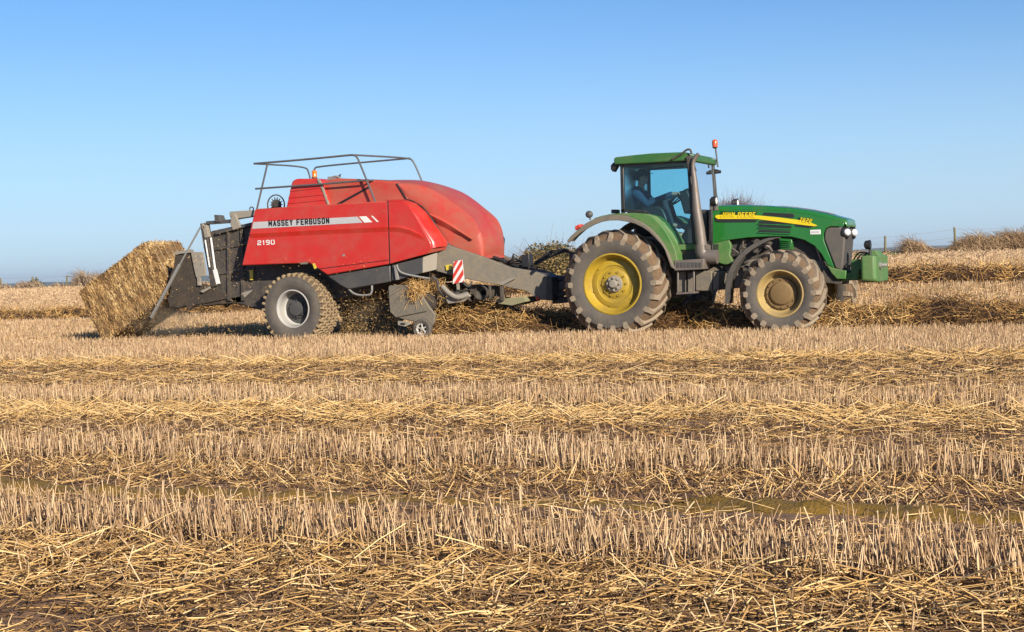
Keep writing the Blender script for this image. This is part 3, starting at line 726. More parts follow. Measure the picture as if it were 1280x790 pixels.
# grille (side mesh and front)
bm = nb(); prism(bm, PL([(1030, 292), (1030, 300), (1044, 336), (1052, 338.5), (1054, 330), (1057.5, 284), (1038, 284), (1032, 286)], .86), .845, 1.655)
grille = obj('grille', bm, 'grille', TR, bevel=.03)
bm = nb(); g0 = P(1057.5, 284, .86); g1 = P(1053, 338, .86)
for k in range(24):
    t = (k + .5) / 24; z = g0[1] + (g1[1] - g0[1]) * t; x = g0[0] + (g1[0] - g0[0]) * t
    box(bm, x - .01, x + .008, .90, 1.60, z - .004, z + .004)
obj('grille_mesh', bm, 'black', grille, bevel=0)
bm = nb(); prism(bm, PL([(1033, 331), (1044, 335.5), (1054, 338), (1058, 338), (1057, 349), (1046, 349), (1039, 341.5)], .84), .83, 1.67)
obj('nose_skirt', bm, 'greend', TR, bevel=.015)
bm = nb(); prism(bm, PL([(1030, 336), (1052, 345), (1052, 356), (1020, 352)], .9), .9, 1.6); obj('front_frame', bm, 'dark', TR, bevel=.01)
# headlights
for y in (.93, 1.57):
    x, z = P(1058.5, 290.5, .93)
    b1 = nb(); sphere(b1, (x + .012, y - .045, z), .10, .62, .95, .66); hl = obj('headlight', b1, 'lamp', TR, smooth=80)
    b2 = nb(); lathe(b2, [(-.05, .115), (.0, .118), (.03, .105), (.03, .095), (-.02, .09)], (x - .01, y, z), n=24, axis='X'); obj('headlight_bezel', b2, 'black', hl)
# front linkage and weight
bm = nb()
prism(bm, PL([(1063.5, 327), (1068, 324), (1088, 323.5), (1088, 336), (1074, 337), (1073.5, 350.5), (1063.5, 350.5)], .85), .85, .95)
prism(bm, PL([(1063.5, 327), (1068, 324), (1088, 323.5), (1088, 336), (1074, 337), (1073.5, 350.5), (1063.5, 350.5)], .85), 1.5, 1.6)
prism(bm, PL([(1052, 342), (1066, 340), (1066, 350), (1052, 352)], .95), .92, 1.55)
obj('front_linkage', bm, 'greend', TR, bevel=.012)
bm = nb()
x0, _ = P(1083, 335, .62); x1, _ = P(1091.5, 335, .62); zt = P(1091, 319.5, .62)[1]; zb = P(1091, 353, .62)[1]; y1 = 1.88
x0 -= .10; rows = []
for x, dz, dy in ((x0, -.02, .03), (x0 + .03, 0, 0), (x1, 0, 0), (x1 + .05, -.012, .045)):
    rows.append([(x, .62 + dy, zb + .05 + dz), (x, .62 + dy, zt + dz), (x, 1.2, zt + dz + .01), (x, y1 - dy, zt + dz), (x, y1 - dy, zb + .05), (x, y1 - dy - .06, zb + .01), (x, 1.7, zb), (x, .8, zb), (x, .66 + dy, zb + .01)])
vs = grid_surf(bm, rows, closed=True); bm.faces.new(vs[0]); bm.faces.new(vs[-1])
wt = obj('front_weight', bm, 'greend', TR, bevel=.02)
bm = nb(); a = P3(1101, 331.5, .9); lathe(bm, [(x1 + .03, .035), (x1 + .17, .035), (x1 + .18, .028)], (0, .95, a.z), n=14, axis='X'); lathe(bm, [(x1 + .04, .06), (x1 + .075, .06), (x1 + .08, .03)], (0, .95, a.z), n=16, axis='X')
obj('weight_pin', bm, 'steel', wt)
bm = nb(); prism3(bm, [P3(1077, 320, 1.0), P3(1089, 313, 1.0), P3(1094, 313, 1.0), P3(1099, 320, 1.0)], [P3(1077, 320, 1.0) + Vector((0, .5, 0)), P3(1089, 313, 1.0) + Vector((0, .5, 0)), P3(1094, 313, 1.0) + Vector((0, .5, 0)), P3(1099, 320, 1.0) + Vector((0, .5, 0))])
obj('weight_lug', bm, 'greend', wt, bevel=.01)
bm = nb(); c = P3(1086, 306, .9); tube(bm, [P3(1088, 322, .9), P3(1087, 308, .9)], .022); lathe(bm, [(-.08, .03), (-.06, .07), (.03, .085), (.035, .07), (.02, .0)], c, n=18, axis='X'); obj('weight_lamp', bm, 'black', TR)
bm = nb(); tube(bm, smooth_path([P3(1070, 326, .9), P3(1076, 318, .9), P3(1083, 316, 1.0), P3(1087, 318, .9)]), .018, 6); tube(bm, smooth_path([P3(1066, 326, 1.1), P3(1074, 314, 1.1), P3(1086, 317, 1.1)]), .014, 6); obj('hydraulic_hose', bm, 'black', TR)

# cab
YC0, YC1 = .42, 1.98
roof_pts = [(767.6, 206), (766.8, 199), (769, 196.4), (790, 194), (813, 191.7), (842, 190.4), (855, 190.0), (861, 191.5), (862.5, 194), (862.5, 200.5), (857, 201), (812, 203.6)]
bm = nb(); prism(bm, PL(roof_pts, YC0 - .08), YC0 - .08, YC1 + .08); roof = obj('cab_roof', bm, 'greenr', TR, bevel=.022, segs=3)
bm = nb(); prism(bm, PL([(769, 205.4), (861, 200.2), (861, 203.4), (775, 208)], YC0), YC0 - .03, YC1 + .03); obj('roof_trim', bm, 'black', roof)
bm = nb(); prism(bm, PL([(763.5, 207), (767, 203), (771.5, 204), (770.5, 208), (766.5, 215), (763.8, 212)], YC0), YC0 - .02, YC0 + .16); obj('rear_work_lamp', bm, 'black', roof, bevel=.01)
for y in (YC0 - .02, YC1 - .2):
    bm = nb(); prism(bm, PL([(858.5, 192.8), (863.6, 192.6), (864, 198), (858.6, 198.8)], YC0), y, y + .22); obj('front_work_lamp', bm, 'silver', roof, bevel=.01)
# pillars
def bar(bm, pts, w, d): # rectangular bar along list of P3
    for a, b_ in zip(pts[:-1], pts[1:]):
        a = Vector(a); b_ = Vector(b_); t = (b_ - a).normalized(); u = Vector((0, 1, 0)); v = t.cross(u).normalized()
        near = [a - v * w / 2 - u * d / 2, a + v * w / 2 - u * d / 2, b_ + v * w / 2 - u * d / 2, b_ - v * w / 2 - u * d / 2]
        prism3(bm, near, [q + u * d for q in near])
def xz(px, py): return P(px, py, YC0)
pil = [[(777, 206), (778.5, 267)], [(860.5, 201), (867.5, 308)], [(888, 262), (888, 304)]]
for pr in pil:
    for y in (YC0 + .03, YC1 - .03):
        bm = nb()
        q = [Vector((xz(*p)[0], y, xz(*p)[1])) for p in pr]; bar(bm, q, .065, .06)
        obj('cab_pillar', bm, 'black', TR, bevel=.01)
bm = nb(); lo = [(776, 263), (807, 265), (820, 275), (832, 290), (842, 306), (866, 306), (890, 303)]
for y in (YC0 + .03, YC1 - .03):
    bar(bm, [Vector((xz(*p)[0], y, xz(*p)[1])) for p in lo], .05, .06)
a = xz(842, 308); b_ = xz(890, 305); c = xz(890, 330); d_ = xz(842, 334)
prism(bm, [a, b_, c, d_], YC0 + .05, YC1 - .05)
obj('cab_base', bm, 'black', TR, bevel=.006)
bm = nb(); prism(bm, PL([(838, 306), (872, 305), (872, 312), (841, 313)], YC0 - .01), YC0 - .01, YC0 + .2); obj('sill_panel', bm, 'greend', TR, bevel=.01)
# windows
def pane(pts, y, name='cab_window'):
    b_ = nb(); vs = [b_.verts.new((xz(*p)[0], y, xz(*p)[1])) for p in pts]; b_.faces.new(vs); return obj(name, b_, 'glass', TR, recalc=False)
side = [(778, 207), (860, 202), (866, 306), (842, 307), (832, 291), (820, 276), (807, 266), (779, 264)]
pane(side, YC0 + .02); pane(side[::-1], YC1 - .02)
bm = nb(); A = xz(861, 201); Bq = xz(865.5, 264)
bm.faces.new([bm.verts.new(v) for v in ((A[0], YC0, A[1]), (A[0], YC1, A[1]), (Bq[0], YC1, Bq[1]), (Bq[0], YC0, Bq[1]))]); obj('windscreen', bm, 'glass', TR)
bm = nb(); A = xz(777, 207); Bq = xz(778, 262)
bm.faces.new([bm.verts.new(v) for v in ((A[0], YC0, A[1]), (A[0], YC1, A[1]), (Bq[0], YC1, Bq[1]), (Bq[0], YC0, Bq[1]))]); obj('rear_window', bm, 'glass2', TR)
# white marks / inside bits
bm = nb(); tube(bm, [P3(812, 212, YC0 + .12), P3(835, 209, YC0 + .12), P3(855, 208, YC0 + .12)], .018, 6); obj('grab_rail', bm, 'black', TR)
bm = nb(); prism(bm, PL([(800, 259), (822, 257), (829, 262), (835, 276), (838, 296), (825, 296), (808, 275)], YC0 + .3), YC0 + .3, YC0 + .55); obj('inner_mudguard', bm, 'black', TR, bevel=.03)
bm = nb(); prism(bm, PL([(866, 262), (885, 262), (887, 306), (846, 306), (858, 285)], 1.0), .95, 1.55); prism(bm, PL([(850, 240), (862, 237), (872, 262), (858, 268)], 1.2), 1.05, 1.45); obj('dashboard', bm, 'black', TR, bevel=.03)
SX, SZ = P(806, 262, CY)
bm = nb(); box(bm, SX - .27, SX + .25, CY - .26, CY + .26, SZ - .13, SZ); box(bm, SX - .18, SX + .15, CY - .18, CY + .18, SZ - .5, SZ - .13)
seat = obj('seat', bm, 'seat', TR, bevel=.05)
bm = nb(); prism(bm, [(SX - .28, SZ - .05), (SX - .16, SZ - .05), (SX - .24, SZ + .62), (SX - .34, SZ + .62)], CY - .25, CY + .25); obj('seat_back', bm, 'seat', seat, bevel=.05)
# steering wheel
WX, WZ = P(850, 246, CY); bm = nb()
ax = Vector((-.62, 0, .78)).normalized(); u = Vector((0, 1, 0)); v = ax.cross(u); C0 = Vector((WX, CY, WZ))
ring = [C0 + (u * math.cos(k * math.pi / 14) + v * math.sin(k * math.pi / 14)) * .21 for k in range(29)]
tube(bm, ring, .017, 6, caps=False); tube(bm, [ring[0], C0, ring[14]], .014, 6); tube(bm, [C0, ring[7]], .014, 6); tube(bm, [C0, C0 - ax * .45], .035, 8)
obj('steering_wheel', bm, 'black', TR)
# exhaust
bm = nb(); y = .28
tube(bm, [P3(866.5, 213, y), P3(868, 225, y), P3(871, 262, y), P3(874.5, 285, y), P3(877.5, 312, y)], [.042, .052, .078, .088, .097], 20)
tube(bm, smooth_path([P3(866.3, 214, y), P3(866, 203, y), P3(869, 197, y), P3(873.5, 192.5, y)]), .036, 14)
ex = obj('exhaust', bm, 'exh', TR)
bm = nb(); tube(bm, smooth_path([P3(877, 306, y), P3(878, 319, y), P3(886, 321, y), P3(897, 321, y)]), .125, 18); prism(bm, PL([(872, 306), (884, 306), (884, 312), (872, 312)], y - .1), y - .1, y + .12); obj('exhaust_elbow', bm, 'exh', ex, bevel=.01)
bm = nb(); prism(bm, PL([(858, 196), (863, 194), (869, 213), (866, 218), (861, 216)], .32), .3, .42); tube(bm, smooth_path([P3(840, 199, .3), P3(852, 192.5, .3), P3(858, 187, .3), P3(863, 186.5, .3), P3(864.5, 192, .3)]), .02, 6)
obj('exhaust_bracket', bm, 'dark', ex, bevel=.005)
# rear mudguards
outer = [(708.5, 300), (713, 293), (723, 284), (731, 277.5), (740, 272.7), (750, 269.5), (759, 267.8), (773.5, 266.6), (790, 266), (803, 267), (813, 270.5), (823, 279), (832, 290.5), (838, 301), (843, 313), (846.6, 332)]
mid = [(709, 301), (714, 295), (724, 286), (732, 279.5), (741, 274.5), (750, 271.3), (759, 269.3), (773.5, 268.3), (783, 270), (793, 273.7), (803, 278.6), (813, 286), (822, 295.5), (829, 305), (834, 314.5), (843, 336)]
inner = [(711, 304), (717, 298.5), (726, 291), (734, 286), (743, 281), (752.6, 277.3), (762, 275.6), (773.5, 275.5), (783, 277), (794, 279.6), (803, 284), (811, 289.4), (819, 297), (827, 306), (831, 312), (839, 334)]
def band(bm, A, Bv, yA, y0, y1):
    a = PL(A, yA); b_ = PL(Bv, yA); prism(bm, a + b_[::-1], y0, y1)
def arch(bm, A, yA, y0, y1, th=.03):
    a = PL(A, yA); c = [(x + (rx - x) * th / math.hypot(rx - x, rz - z), z + (rz - z) * th / math.hypot(rx - x, rz - z)) for x, z in a]
    prism(bm, a + c[::-1], y0, y1)
for sgn in (0, 1):
    def yy(v): return v if sgn == 0 else 2.5 - v
    bm = nb(); a = PL(mid, .02); b_ = PL(inner, .02); 
    prism(bm, a + b_[::-1], yy(.0), yy(.04)); prism(bm, a + [(x * .985 + rx * .015, z * .985 + rz * .015) for x, z in a][::-1], yy(.04), yy(.36))
    mg_ = obj('rear_mudguard', bm, 'grey', TR, bevel=.008)
    bm = nb(); a = PL(outer, .05); b_ = PL(mid, .05); prism(bm, a[6:] + b_[6:][::-1], yy(.10), yy(.16)); arch(bm, outer[4:], .05, yy(.14), yy(.86)); obj('mudguard_panel', bm, 'mgreen' if 'mgreen' in mt else 'greend', mg_, bevel=.01)
bm = nb(); tube(bm, [P3(738, 275, .3), P3(737, 268, .3)], .015, 6); sphere(bm, P3(736.5, 268, .3), .07, 1, .7, .95); obj('mudguard_lamp', bm, 'greyd', TR)
bm = nb(); prism(bm, PL([(721, 283), (727, 280), (728, 284), (721.5, 288)], .3), .2, .4); obj('tail_light', bm, 'redink', TR, bevel=.01)
bm = nb(); prism(bm, PL([(766, 262), (774, 262), (774, 267), (766, 267)], .7), .6, .75); obj('indicator_lamp', bm, 'black', TR, bevel=.01)
# front mudguards
fo = [(968, 296.5), (961, 297), (955, 298.2), (946, 301.5), (939, 305.2), (932, 309.5), (926, 314), (920, 320.5), (914, 329), (909.5, 337), (906.6, 346), (905, 362), (905.6, 380)]
fi = [(967, 299), (961, 300.5), (953, 304.5), (946, 308.5), (939, 313), (933, 318), (926, 325), (921.5, 331.5), (917, 340), (914.5, 350), (912.5, 362), (911.5, 372), (908, 380)]
for sgn in (0, 1):
    def yy(v): return v if sgn == 0 else 2.5 - v
    bm = nb(); A = PL(fo, 0); B2 = PL(fi, 0)
    rows = []
    for (p, q) in zip(A, B2):
        m_ = ((p[0] * .8 + q[0] * .2), (p[1] * .8 + q[1] * .2))
        rows.append([(q[0], yy(-.0), q[1]), (m_[0], yy(.01), m_[1]), (p[0], yy(.08), p[1]), (p[0], yy(.42), p[1]), (m_[0], yy(.5), m_[1]), (m_[0] * .6 + q[0] * .4, yy(.46), m_[1] * .6 + q[1] * .4), (m_[0] * .6 + q[0] * .4, yy(.08), m_[1] * .6 + q[1] * .4)])
    vs = grid_surf(bm, rows, closed=True); bm.faces.new(vs[0]); bm.faces.new(vs[-1])
    fm = obj('front_mudguard', bm, 'mudg', TR)
    bm = nb(); tube(bm, smooth_path([P3(938, 312, .3), P3(952, 306, .35), P3(962, 308, .4), P3(966, 318, .5)]) if sgn == 0 else smooth_path([P3(938, 312, .3) + Vector((0, 1.9, 0)), P3(952, 306, .35) + Vector((0, 1.8, 0)), P3(966, 318, .5) + Vector((0, 1.5, 0))]), .025, 8); obj('mudguard_stay', bm, 'exh', fm)
# beacon, mirror, antenna, front lamps
bm = nb(); c = P3(893.6, 179.5, YC1); lathe(bm, [(-.065, .0), (-.065, .05), (.03, .055), (.06, .045), (.075, .02), (.078, 0)], c, n=18, axis='Z'); bc = obj('beacon', bm, 'orange', TR, smooth=60)
bm = nb(); tube(bm, [P3(894.4, 184.5, YC1), P3(897.4, 209, YC1)], .016, 6); lathe(bm, [(-.09, .03), (-.065, .05), (-.06, .0)], c, n=12, axis='Z'); obj('beacon_stem', bm, 'black', bc)
bm = nb(); tube(bm, [P3(892, 202, YC1), P3(896, 247, YC1)], .013, 6); tube(bm, smooth_path([P3(885, 205, YC1), P3(889, 212, YC1), P3(898, 213, YC1)]), .018, 6); tube(bm, [P3(890, 216, YC1), P3(901, 214.5, YC1)], .03, 8); tube(bm, smooth_path([P3(886, 212, YC1), P3(889, 216, YC1), P3(888, 228, YC1), P3(886.5, 214, YC1)]), .014, 6); obj('mirror_arm', bm, 'black', TR)
for y in (.5, 1.95):
    bm = nb(); c = P3(894, 251.2, .5); c.y = y; lathe(bm, [(-.09, .04), (-.06, .075), (.02, .085), (.03, .075), (-.0, .06)], c, n=20, axis='X'); tube(bm, [c, c - Vector((0.02, 0, .16))], .02, 6); lp = obj('bonnet_lamp', bm, 'black', TR)
    bm = nb(); sphere(bm, c + Vector((.005, -.0, 0)), .07, .5, 1, 1); obj('lamp_lens', bm, 'lamp', lp, smooth=80)
bm = nb(); prism(bm, PL([(887.5, 254), (895, 253.5), (895.5, 263), (888, 263)], .55), .5, .7); obj('lamp_bracket', bm, 'exh', TR, bevel=.01)
# rear linkage and hitch
bm = nb()
prism(bm, PL([(700, 352), (730, 348), (730, 358), (700, 362)], 1.1), 1.05, 1.15); prism(bm, PL([(700, 352), (730, 348), (730, 358), (700, 362)], 1.1), 1.4, 1.5)
prism(bm, PL([(690, 372), (740, 368), (740, 376), (690, 380)], 1.2), 1.2, 1.32); bar(bm, [P3(718, 318, 1.0), P3(705, 355, 1.0)], .06, .06); bar(bm, [P3(718, 318, 1.5), P3(705, 355, 1.5)], .06, .06)
prism(bm, PL([(712, 318), (728, 312), (735, 345), (715, 350)], 1.1), 1.05, 1.5)
obj('rear_linkage', bm, 'dark', TR, bevel=.01)

# ---- driver
def skin(name, verts, edges, radii, mat, parent=None, vox=.012):
    """one continuous surface grown over a skeleton: tapered capsules fused by a voxel remesh"""
    bm = nb()
    for a, b_ in edges:
        A = Vector(verts[a]); B2 = Vector(verts[b_]); ra, rb = radii[a], radii[b_]
        if (B2 - A).length > 1e-4: tube(bm, [A, A.lerp(B2, .5), B2], [ra, (ra + rb) / 2, rb], 12)
    for v, q in zip(verts, radii): sphere(bm, v, q, u=12, v=8)
    me = bpy.data.meshes.new(name); bm.to_mesh(me); bm.free(); o = bpy.data.objects.new(name, me); COL.objects.link(o)
    rm = o.modifiers.new('r', 'REMESH'); rm.mode = 'VOXEL'; rm.voxel_size = vox
    sm = o.modifiers.new('s', 'SMOOTH'); sm.factor = .5; sm.iterations = 2
    dg = bpy.context.evaluated_depsgraph_get(); m2 = bpy.data.meshes.new_from_object(o.evaluated_get(dg)); bpy.data.objects.remove(o)
    o2 = bpy.data.objects.new(name, m2); COL.objects.link(o2); m2.materials.clear(); m2.materials.append(mt[mat])
    m2.polygons.foreach_set('use_smooth', [True] * len(m2.polygons))
    if parent: o2.parent = parent
    return o2
hx, hz = P(803, 222, CY)
pel = Vector((SX - .05, CY, SZ + .10)); chest = Vector((hx - .06, CY, hz - .38)); neck = Vector((hx - .03, CY, hz - .16)); head = Vector((hx + .0, CY, hz)); 
V = [pel, (pel + chest) / 2, chest, neck, head + Vector((0, 0, -.03)), head + Vector((.0, 0, .07))]; E = [(0, 1), (1, 2), (2, 3), (3, 4), (4, 5)]; Rr = [.14, .12, .14, .06, .082, .088]
jv = [pel, (pel + chest) / 2, chest, chest + Vector((0, 0, .14))]; je = [(0, 1), (1, 2), (2, 3)]; jr = [.165, .155, .17, .10]
tv = [pel]; te = []; trr = [.165]
wheelr = [C0 + (u * math.cos(1.9) + v * math.sin(1.9)) * .21, C0 + (u * math.cos(.9) + v * math.sin(.9)) * .21]
for s, hand in ((-1, C0 + Vector((-.02, -.20, .05))), (1, C0 + Vector((-.02, .20, .05)))):
    sh = chest + Vector((.0, s * .20, .09)); el = chest + Vector((.22, s * .27, -.12)); wr = hand + Vector((-.09, 0, .0))
    i = len(V); V += [sh, el, wr, hand]; E += [(2, i), (i, i + 1), (i + 1, i + 2), (i + 2, i + 3)]; Rr += [.07, .048, .03, .034]
    k = len(jv); jv += [sh, el, wr]; je += [(2, k), (k, k + 1), (k + 1, k + 2)]; jr += [.088, .064, .046]
    for f in range(4):
        off_ = Vector((.03, (f - 1.5) * .02, .02)); b0 = hand + off_; j = len(V); V += [b0 + Vector((.035, 0, .0)), b0 + Vector((.05, 0, -.035))]; E += [(i + 3, j), (j, j + 1)]; Rr += [.009, .008]
    j = len(V); V += [hand + Vector((.0, -s * .04, -.005)), hand + Vector((.03, -s * .05, -.03))]; E += [(i + 3, j), (j, j + 1)]; Rr += [.011, .009]
    hip = pel + Vector((.03, s * .10, -.01)); kn = pel + Vector((.46, s * .14, .02)); an = kn + Vector((.14, 0, -.42)); toe = an + Vector((.14, 0, -.05))
    i = len(V); V += [hip, kn, an, toe]; E += [(0, i), (i, i + 1), (i + 1, i + 2), (i + 2, i + 3)]; Rr += [.085, .058, .04, .04]
    k = len(tv); tv += [hip, kn, an]; te += [(0, k), (k, k + 1), (k + 1, k + 2)]; trr += [.10, .072, .055]
# head details: nose, ears, chin
i = len(V); V += [head + Vector((.105, 0, .0)), head + Vector((.0, -.095, .0)), head + Vector((.0, .095, .0)), head + Vector((.06, 0, -.09))]; E += [(4, i), (4, i + 1), (4, i + 2), (4, i + 3)]; Rr += [.016, .018, .018, .035]
person = skin('person', V, E, Rr, 'skin', vox=.008); tag(person, 'driver in a dark jacket and cap at the steering wheel inside the tractor cab', 'person')
skin('jacket', jv, je, jr, 'jacket', person); skin('trousers', tv, te, trr, 'trouser', person)
bm = nb(); sphere(bm, head + Vector((-.01, 0, .07)), .112, 1.05, .95, .75, 18, 12); prism3(bm, [head + Vector((.06, -.08, .085)), head + Vector((.06, .08, .085)), head + Vector((.19, .06, .06)), head + Vector((.19, -.06, .06))], [head + Vector((.06, -.08, .10)), head + Vector((.06, .08, .10)), head + Vector((.19, .06, .07)), head + Vector((.19, -.06, .07))]); obj('cap', bm, 'cap', person, smooth=60)
bm = nb(); sphere(bm, head + Vector((-.03, 0, .02)), .098, 1, .95, 1); obj('hair', bm, 'hair', person, smooth=60)
for s in (-1, 1):
    bm = nb(); sphere(bm, head + Vector((.078, s * .033, .022)), .012); obj('eye', bm, 'blackink', person, smooth=60)
bm = nb(); prism(bm, [(chest.x + .03, chest.z - .07), (chest.x + .12, chest.z - .05), (chest.x + .11, chest.z - .12), (chest.x + .03, chest.z - .13)], CY - .182, CY - .178); obj('jacket_stripe', bm, 'white', person)

# ================================================================== BALER
bx, bz = P(366, 386, .1)
BA = thing('baler', (bx, 1.25, 0), 'red and grey large square baler towed behind the green tractor', 'baler')
bw = make_wheel('wheel', BA, (bx, .08, bz), .70, .66, .365, 'baler', 34)
copy_wheel(bw, 2.42)
BY = .10
# side panel (rear) and curved front side panel, both sides
pan = [(302, 332), (318.5, 262), (330, 261), (400, 256.3), (484.4, 251.4), (487, 330), (409, 343.6), (386.5, 328.8)]
def mir(y): return 2.5 - y
def side_panel(sg):
    yy = (lambda v: v) if sg == 0 else mir
    pts = PL(pan, BY); bm = nb(); prism(bm, pts, yy(BY), yy(BY + .05))
    p = obj('side_panel', bm, 'red', BA, bevel=.022, segs=3)
    bm = nb(); a = [P3(313.5, 292.6, BY), P3(400, 288, BY), P3(486, 284, BY)]
    rows = []
    for q in a: rows.append([(q.x, yy(BY + .002), q.z + .03), (q.x, yy(BY - .028), q.z + .004), (q.x, yy(BY - .016), q.z - .03), (q.x, yy(BY + .002), q.z - .09)])
    grid_surf(bm, rows); obj('panel_crease', bm, 'red', p)
    bm = nb(); A = P(319, 263, BY); B2 = P(484, 252.5, BY); prism(bm, [A, B2, (B2[0], B2[1] + .02), (A[0] + .03, A[1] + .03)], yy(BY + .0), yy(.52)); obj('panel_top', bm, 'redd', p, bevel=.012)
    return p
pN = side_panel(0); side_panel(1)
def dec(pts, th, mat, name, parent=None, y=None):
    y = BY - .004 if y is None else y
    bm = nb(); prism(bm, PL(pts, y), y, y + th); return obj(name, bm, mat, parent or pN)
dec([(316.7, 277.6), (446.7, 270.8), (453, 278.4), (315, 286)], .008, 'silver', 'silver_stripe')
dec([(448.8, 270.6), (457.6, 270.2), (465.4, 277.7), (455.4, 278.3)], .008, 'white', 'white_stripe')
dec([(463.6, 269.8), (465.6, 269.7), (473.4, 277.2), (471.2, 277.5)], .008, 'white', 'white_stripe')
text('lettering', 'MASSEY FERGUSON', P(336, 283.2, BY), P(412, 279.4, BY), .118, 'blackink', pN, BY - .009, wt=.20, gap=.28)
text('model_number', '2190', P(322, 306.6, BY), P(343.6, 305.6, BY), .095, 'white', pN, BY - .006, wt=.19, gap=.30)
dec([(390.5, 329.5), (393.5, 329), (396, 335), (393, 336.5)], .006, 'yellowtag', 'warning_sticker')
dec([(396, 336), (486, 324.6), (486, 325.4), (396, 336.9)], .005, 'blackink', 'panel_fold')
dec([(428, 318), (431, 317.8), (431, 320.4), (428, 320.6)], .006, 'steel', 'panel_latch')
dec([(478, 262), (481, 261.8), (481, 265.6), (478, 265.8)], .006, 'redd', 'panel_latch')
dec([(375, 328.5), (384, 327), (385, 330), (375, 330.5)], .006, 'grey', 'catch_plate')
# front side panel: flat part then wrapping inward
def front_panel(sg):
    yy = (lambda v: v) if sg == 0 else mir
    seamT = [(484.8, 251.3), (487.4, 330)]
    crease = [(484.8, 251.3), (501, 251.2), (510, 256), (520, 271), (530, 289), (538, 303), (539, 311), (534, 317), (487.4, 330)]
    edge = [(508, 249.4), (517, 251.6), (527.5, 258.6), (537, 269), (546, 283), (553, 292), (559.3, 302), (559.3, 307)]
    bm = nb(); prism(bm, PL(crease, BY), yy(BY), yy(BY + .05))
    # wrap strip, mapped between crease (outer plane) and the inner edge further in
    C_ = PL([(484.8, 251.3), (501, 251.2), (510, 256), (520, 271), (530, 289), (538, 303), (539, 311)], BY); E_ = PL([(486, 249.6), (508, 249.4), (521, 254), (533.5, 265), (546, 283), (559.3, 302), (559.3, 308)], .50)
    rows = []
    for k in range(9):
        t = k / 8; a = t * math.pi / 2; row = []
        for c, e in zip(C_, E_): row.append((c[0] + (e[0] - c[0]) * math.sin(a), yy(BY + .40 * (1 - math.cos(a))), c[1] + (e[1] - c[1]) * math.sin(a) ** .9))
        rows.append(row)
    vs = grid_surf(bm, rows)
    # lower lip
    l0 = [(q[0], q[1]) for q in PL([(539, 311), (534, 317)], BY)]; l1 = P(559.3, 308, .50)
    o_ = obj('front_side_panel', bm, 'red', BA, bevel=.012, smooth=50)
    bm = nb(); prism3(bm, [Vector((l0[0][0], yy(BY), l0[0][1])), Vector((l0[1][0], yy(BY), l0[1][1])), Vector((l1[0], yy(.5), l1[1] - .05)), Vector((l1[0], yy(.5), l1[1]))], [Vector((l0[0][0], yy(BY + .03), l0[0][1])), Vector((l0[1][0], yy(BY + .03), l0[1][1])), Vector((l1[0] - .03, yy(.52), l1[1] - .05)), Vector((l1[0] - .03, yy(.52), l1[1]))])
    obj('panel_lip', bm, 'redd', o_)
    bm = nb(); rows = []
    for px, py, w_ in ((487, 283.8, .03), (500, 284.2, .035), (512, 287, .03), (524, 292.5, .018), (531, 297, .004)):
        q = P3(px, py, BY); rows.append([(q.x, yy(BY + .002), q.z + w_), (q.x, yy(BY - .026 * w_ / .03), q.z), (q.x, yy(BY + .002), q.z - .1)])
    grid_surf(bm, rows); obj('panel_crease', bm, 'red', o_)
    bm = nb(); a, b_ = P3(484.7, 251.2, BY), P3(487.3, 330.2, BY); prism(bm, [(a.x - .008, a.z), (a.x + .008, a.z), (b_.x + .008, b_.z), (b_.x - .008, b_.z)], yy(BY - .003), yy(BY + .004)); obj('panel_seam', bm, 'blackink', o_)
    return o_
front_panel(0); front_panel(1)
# front cowl
side_e = [(496, 229.5), (508, 249.5), (517, 252.5), (527.5, 259), (537, 269.5), (547, 286), (559, 303), (561, 306.5)]
lowr = [(561, 306.5), (572, 311), (583.5, 315.3), (594, 319), (605, 322.2)]
ridge = [(500, 229), (516, 230), (530, 233), (545, 239), (559, 247.5), (572, 257), (583, 265), (593, 274), (600, 286), (604, 300), (606, 312), (606, 322)]
crown = [(499.5, 226.4), (522, 225.8), (542, 227.2), (562, 233.8), (580, 244), (592, 252), (602, 261), (611.5, 271.5), (620, 283.5), (626, 296), (627.4, 308), (625.6, 319)]
low = [(497, 231), (512, 251), (527, 259.5), (541, 276), (552, 292), (559, 303), (563, 307.5), (571, 310.5), (580, 314), (590, 317.6), (598, 320.4), (606, 322.6)]
def densify(L, n=40):
    out = []
    for k in range(n + 1):
        t = k / n * (len(L) - 1); i = min(int(t), len(L) - 2); f = t - i
        p0 = L[max(i - 1, 0)]; p1 = L[i]; p2 = L[i + 1]; p3 = L[min(i + 2, len(L) - 1)]
        out.append(tuple(.5 * ((2 * p1[j]) + (-p0[j] + p2[j]) * f + (2 * p0[j] - 5 * p1[j] + 4 * p2[j] - p3[j]) * f * f + (-p0[j] + 3 * p1[j] - 3 * p2[j] + p3[j]) * f ** 3) for j in (0, 1)))
    return out
RI, CR, LO = densify(ridge), densify(crown), densify(low)
rows = []
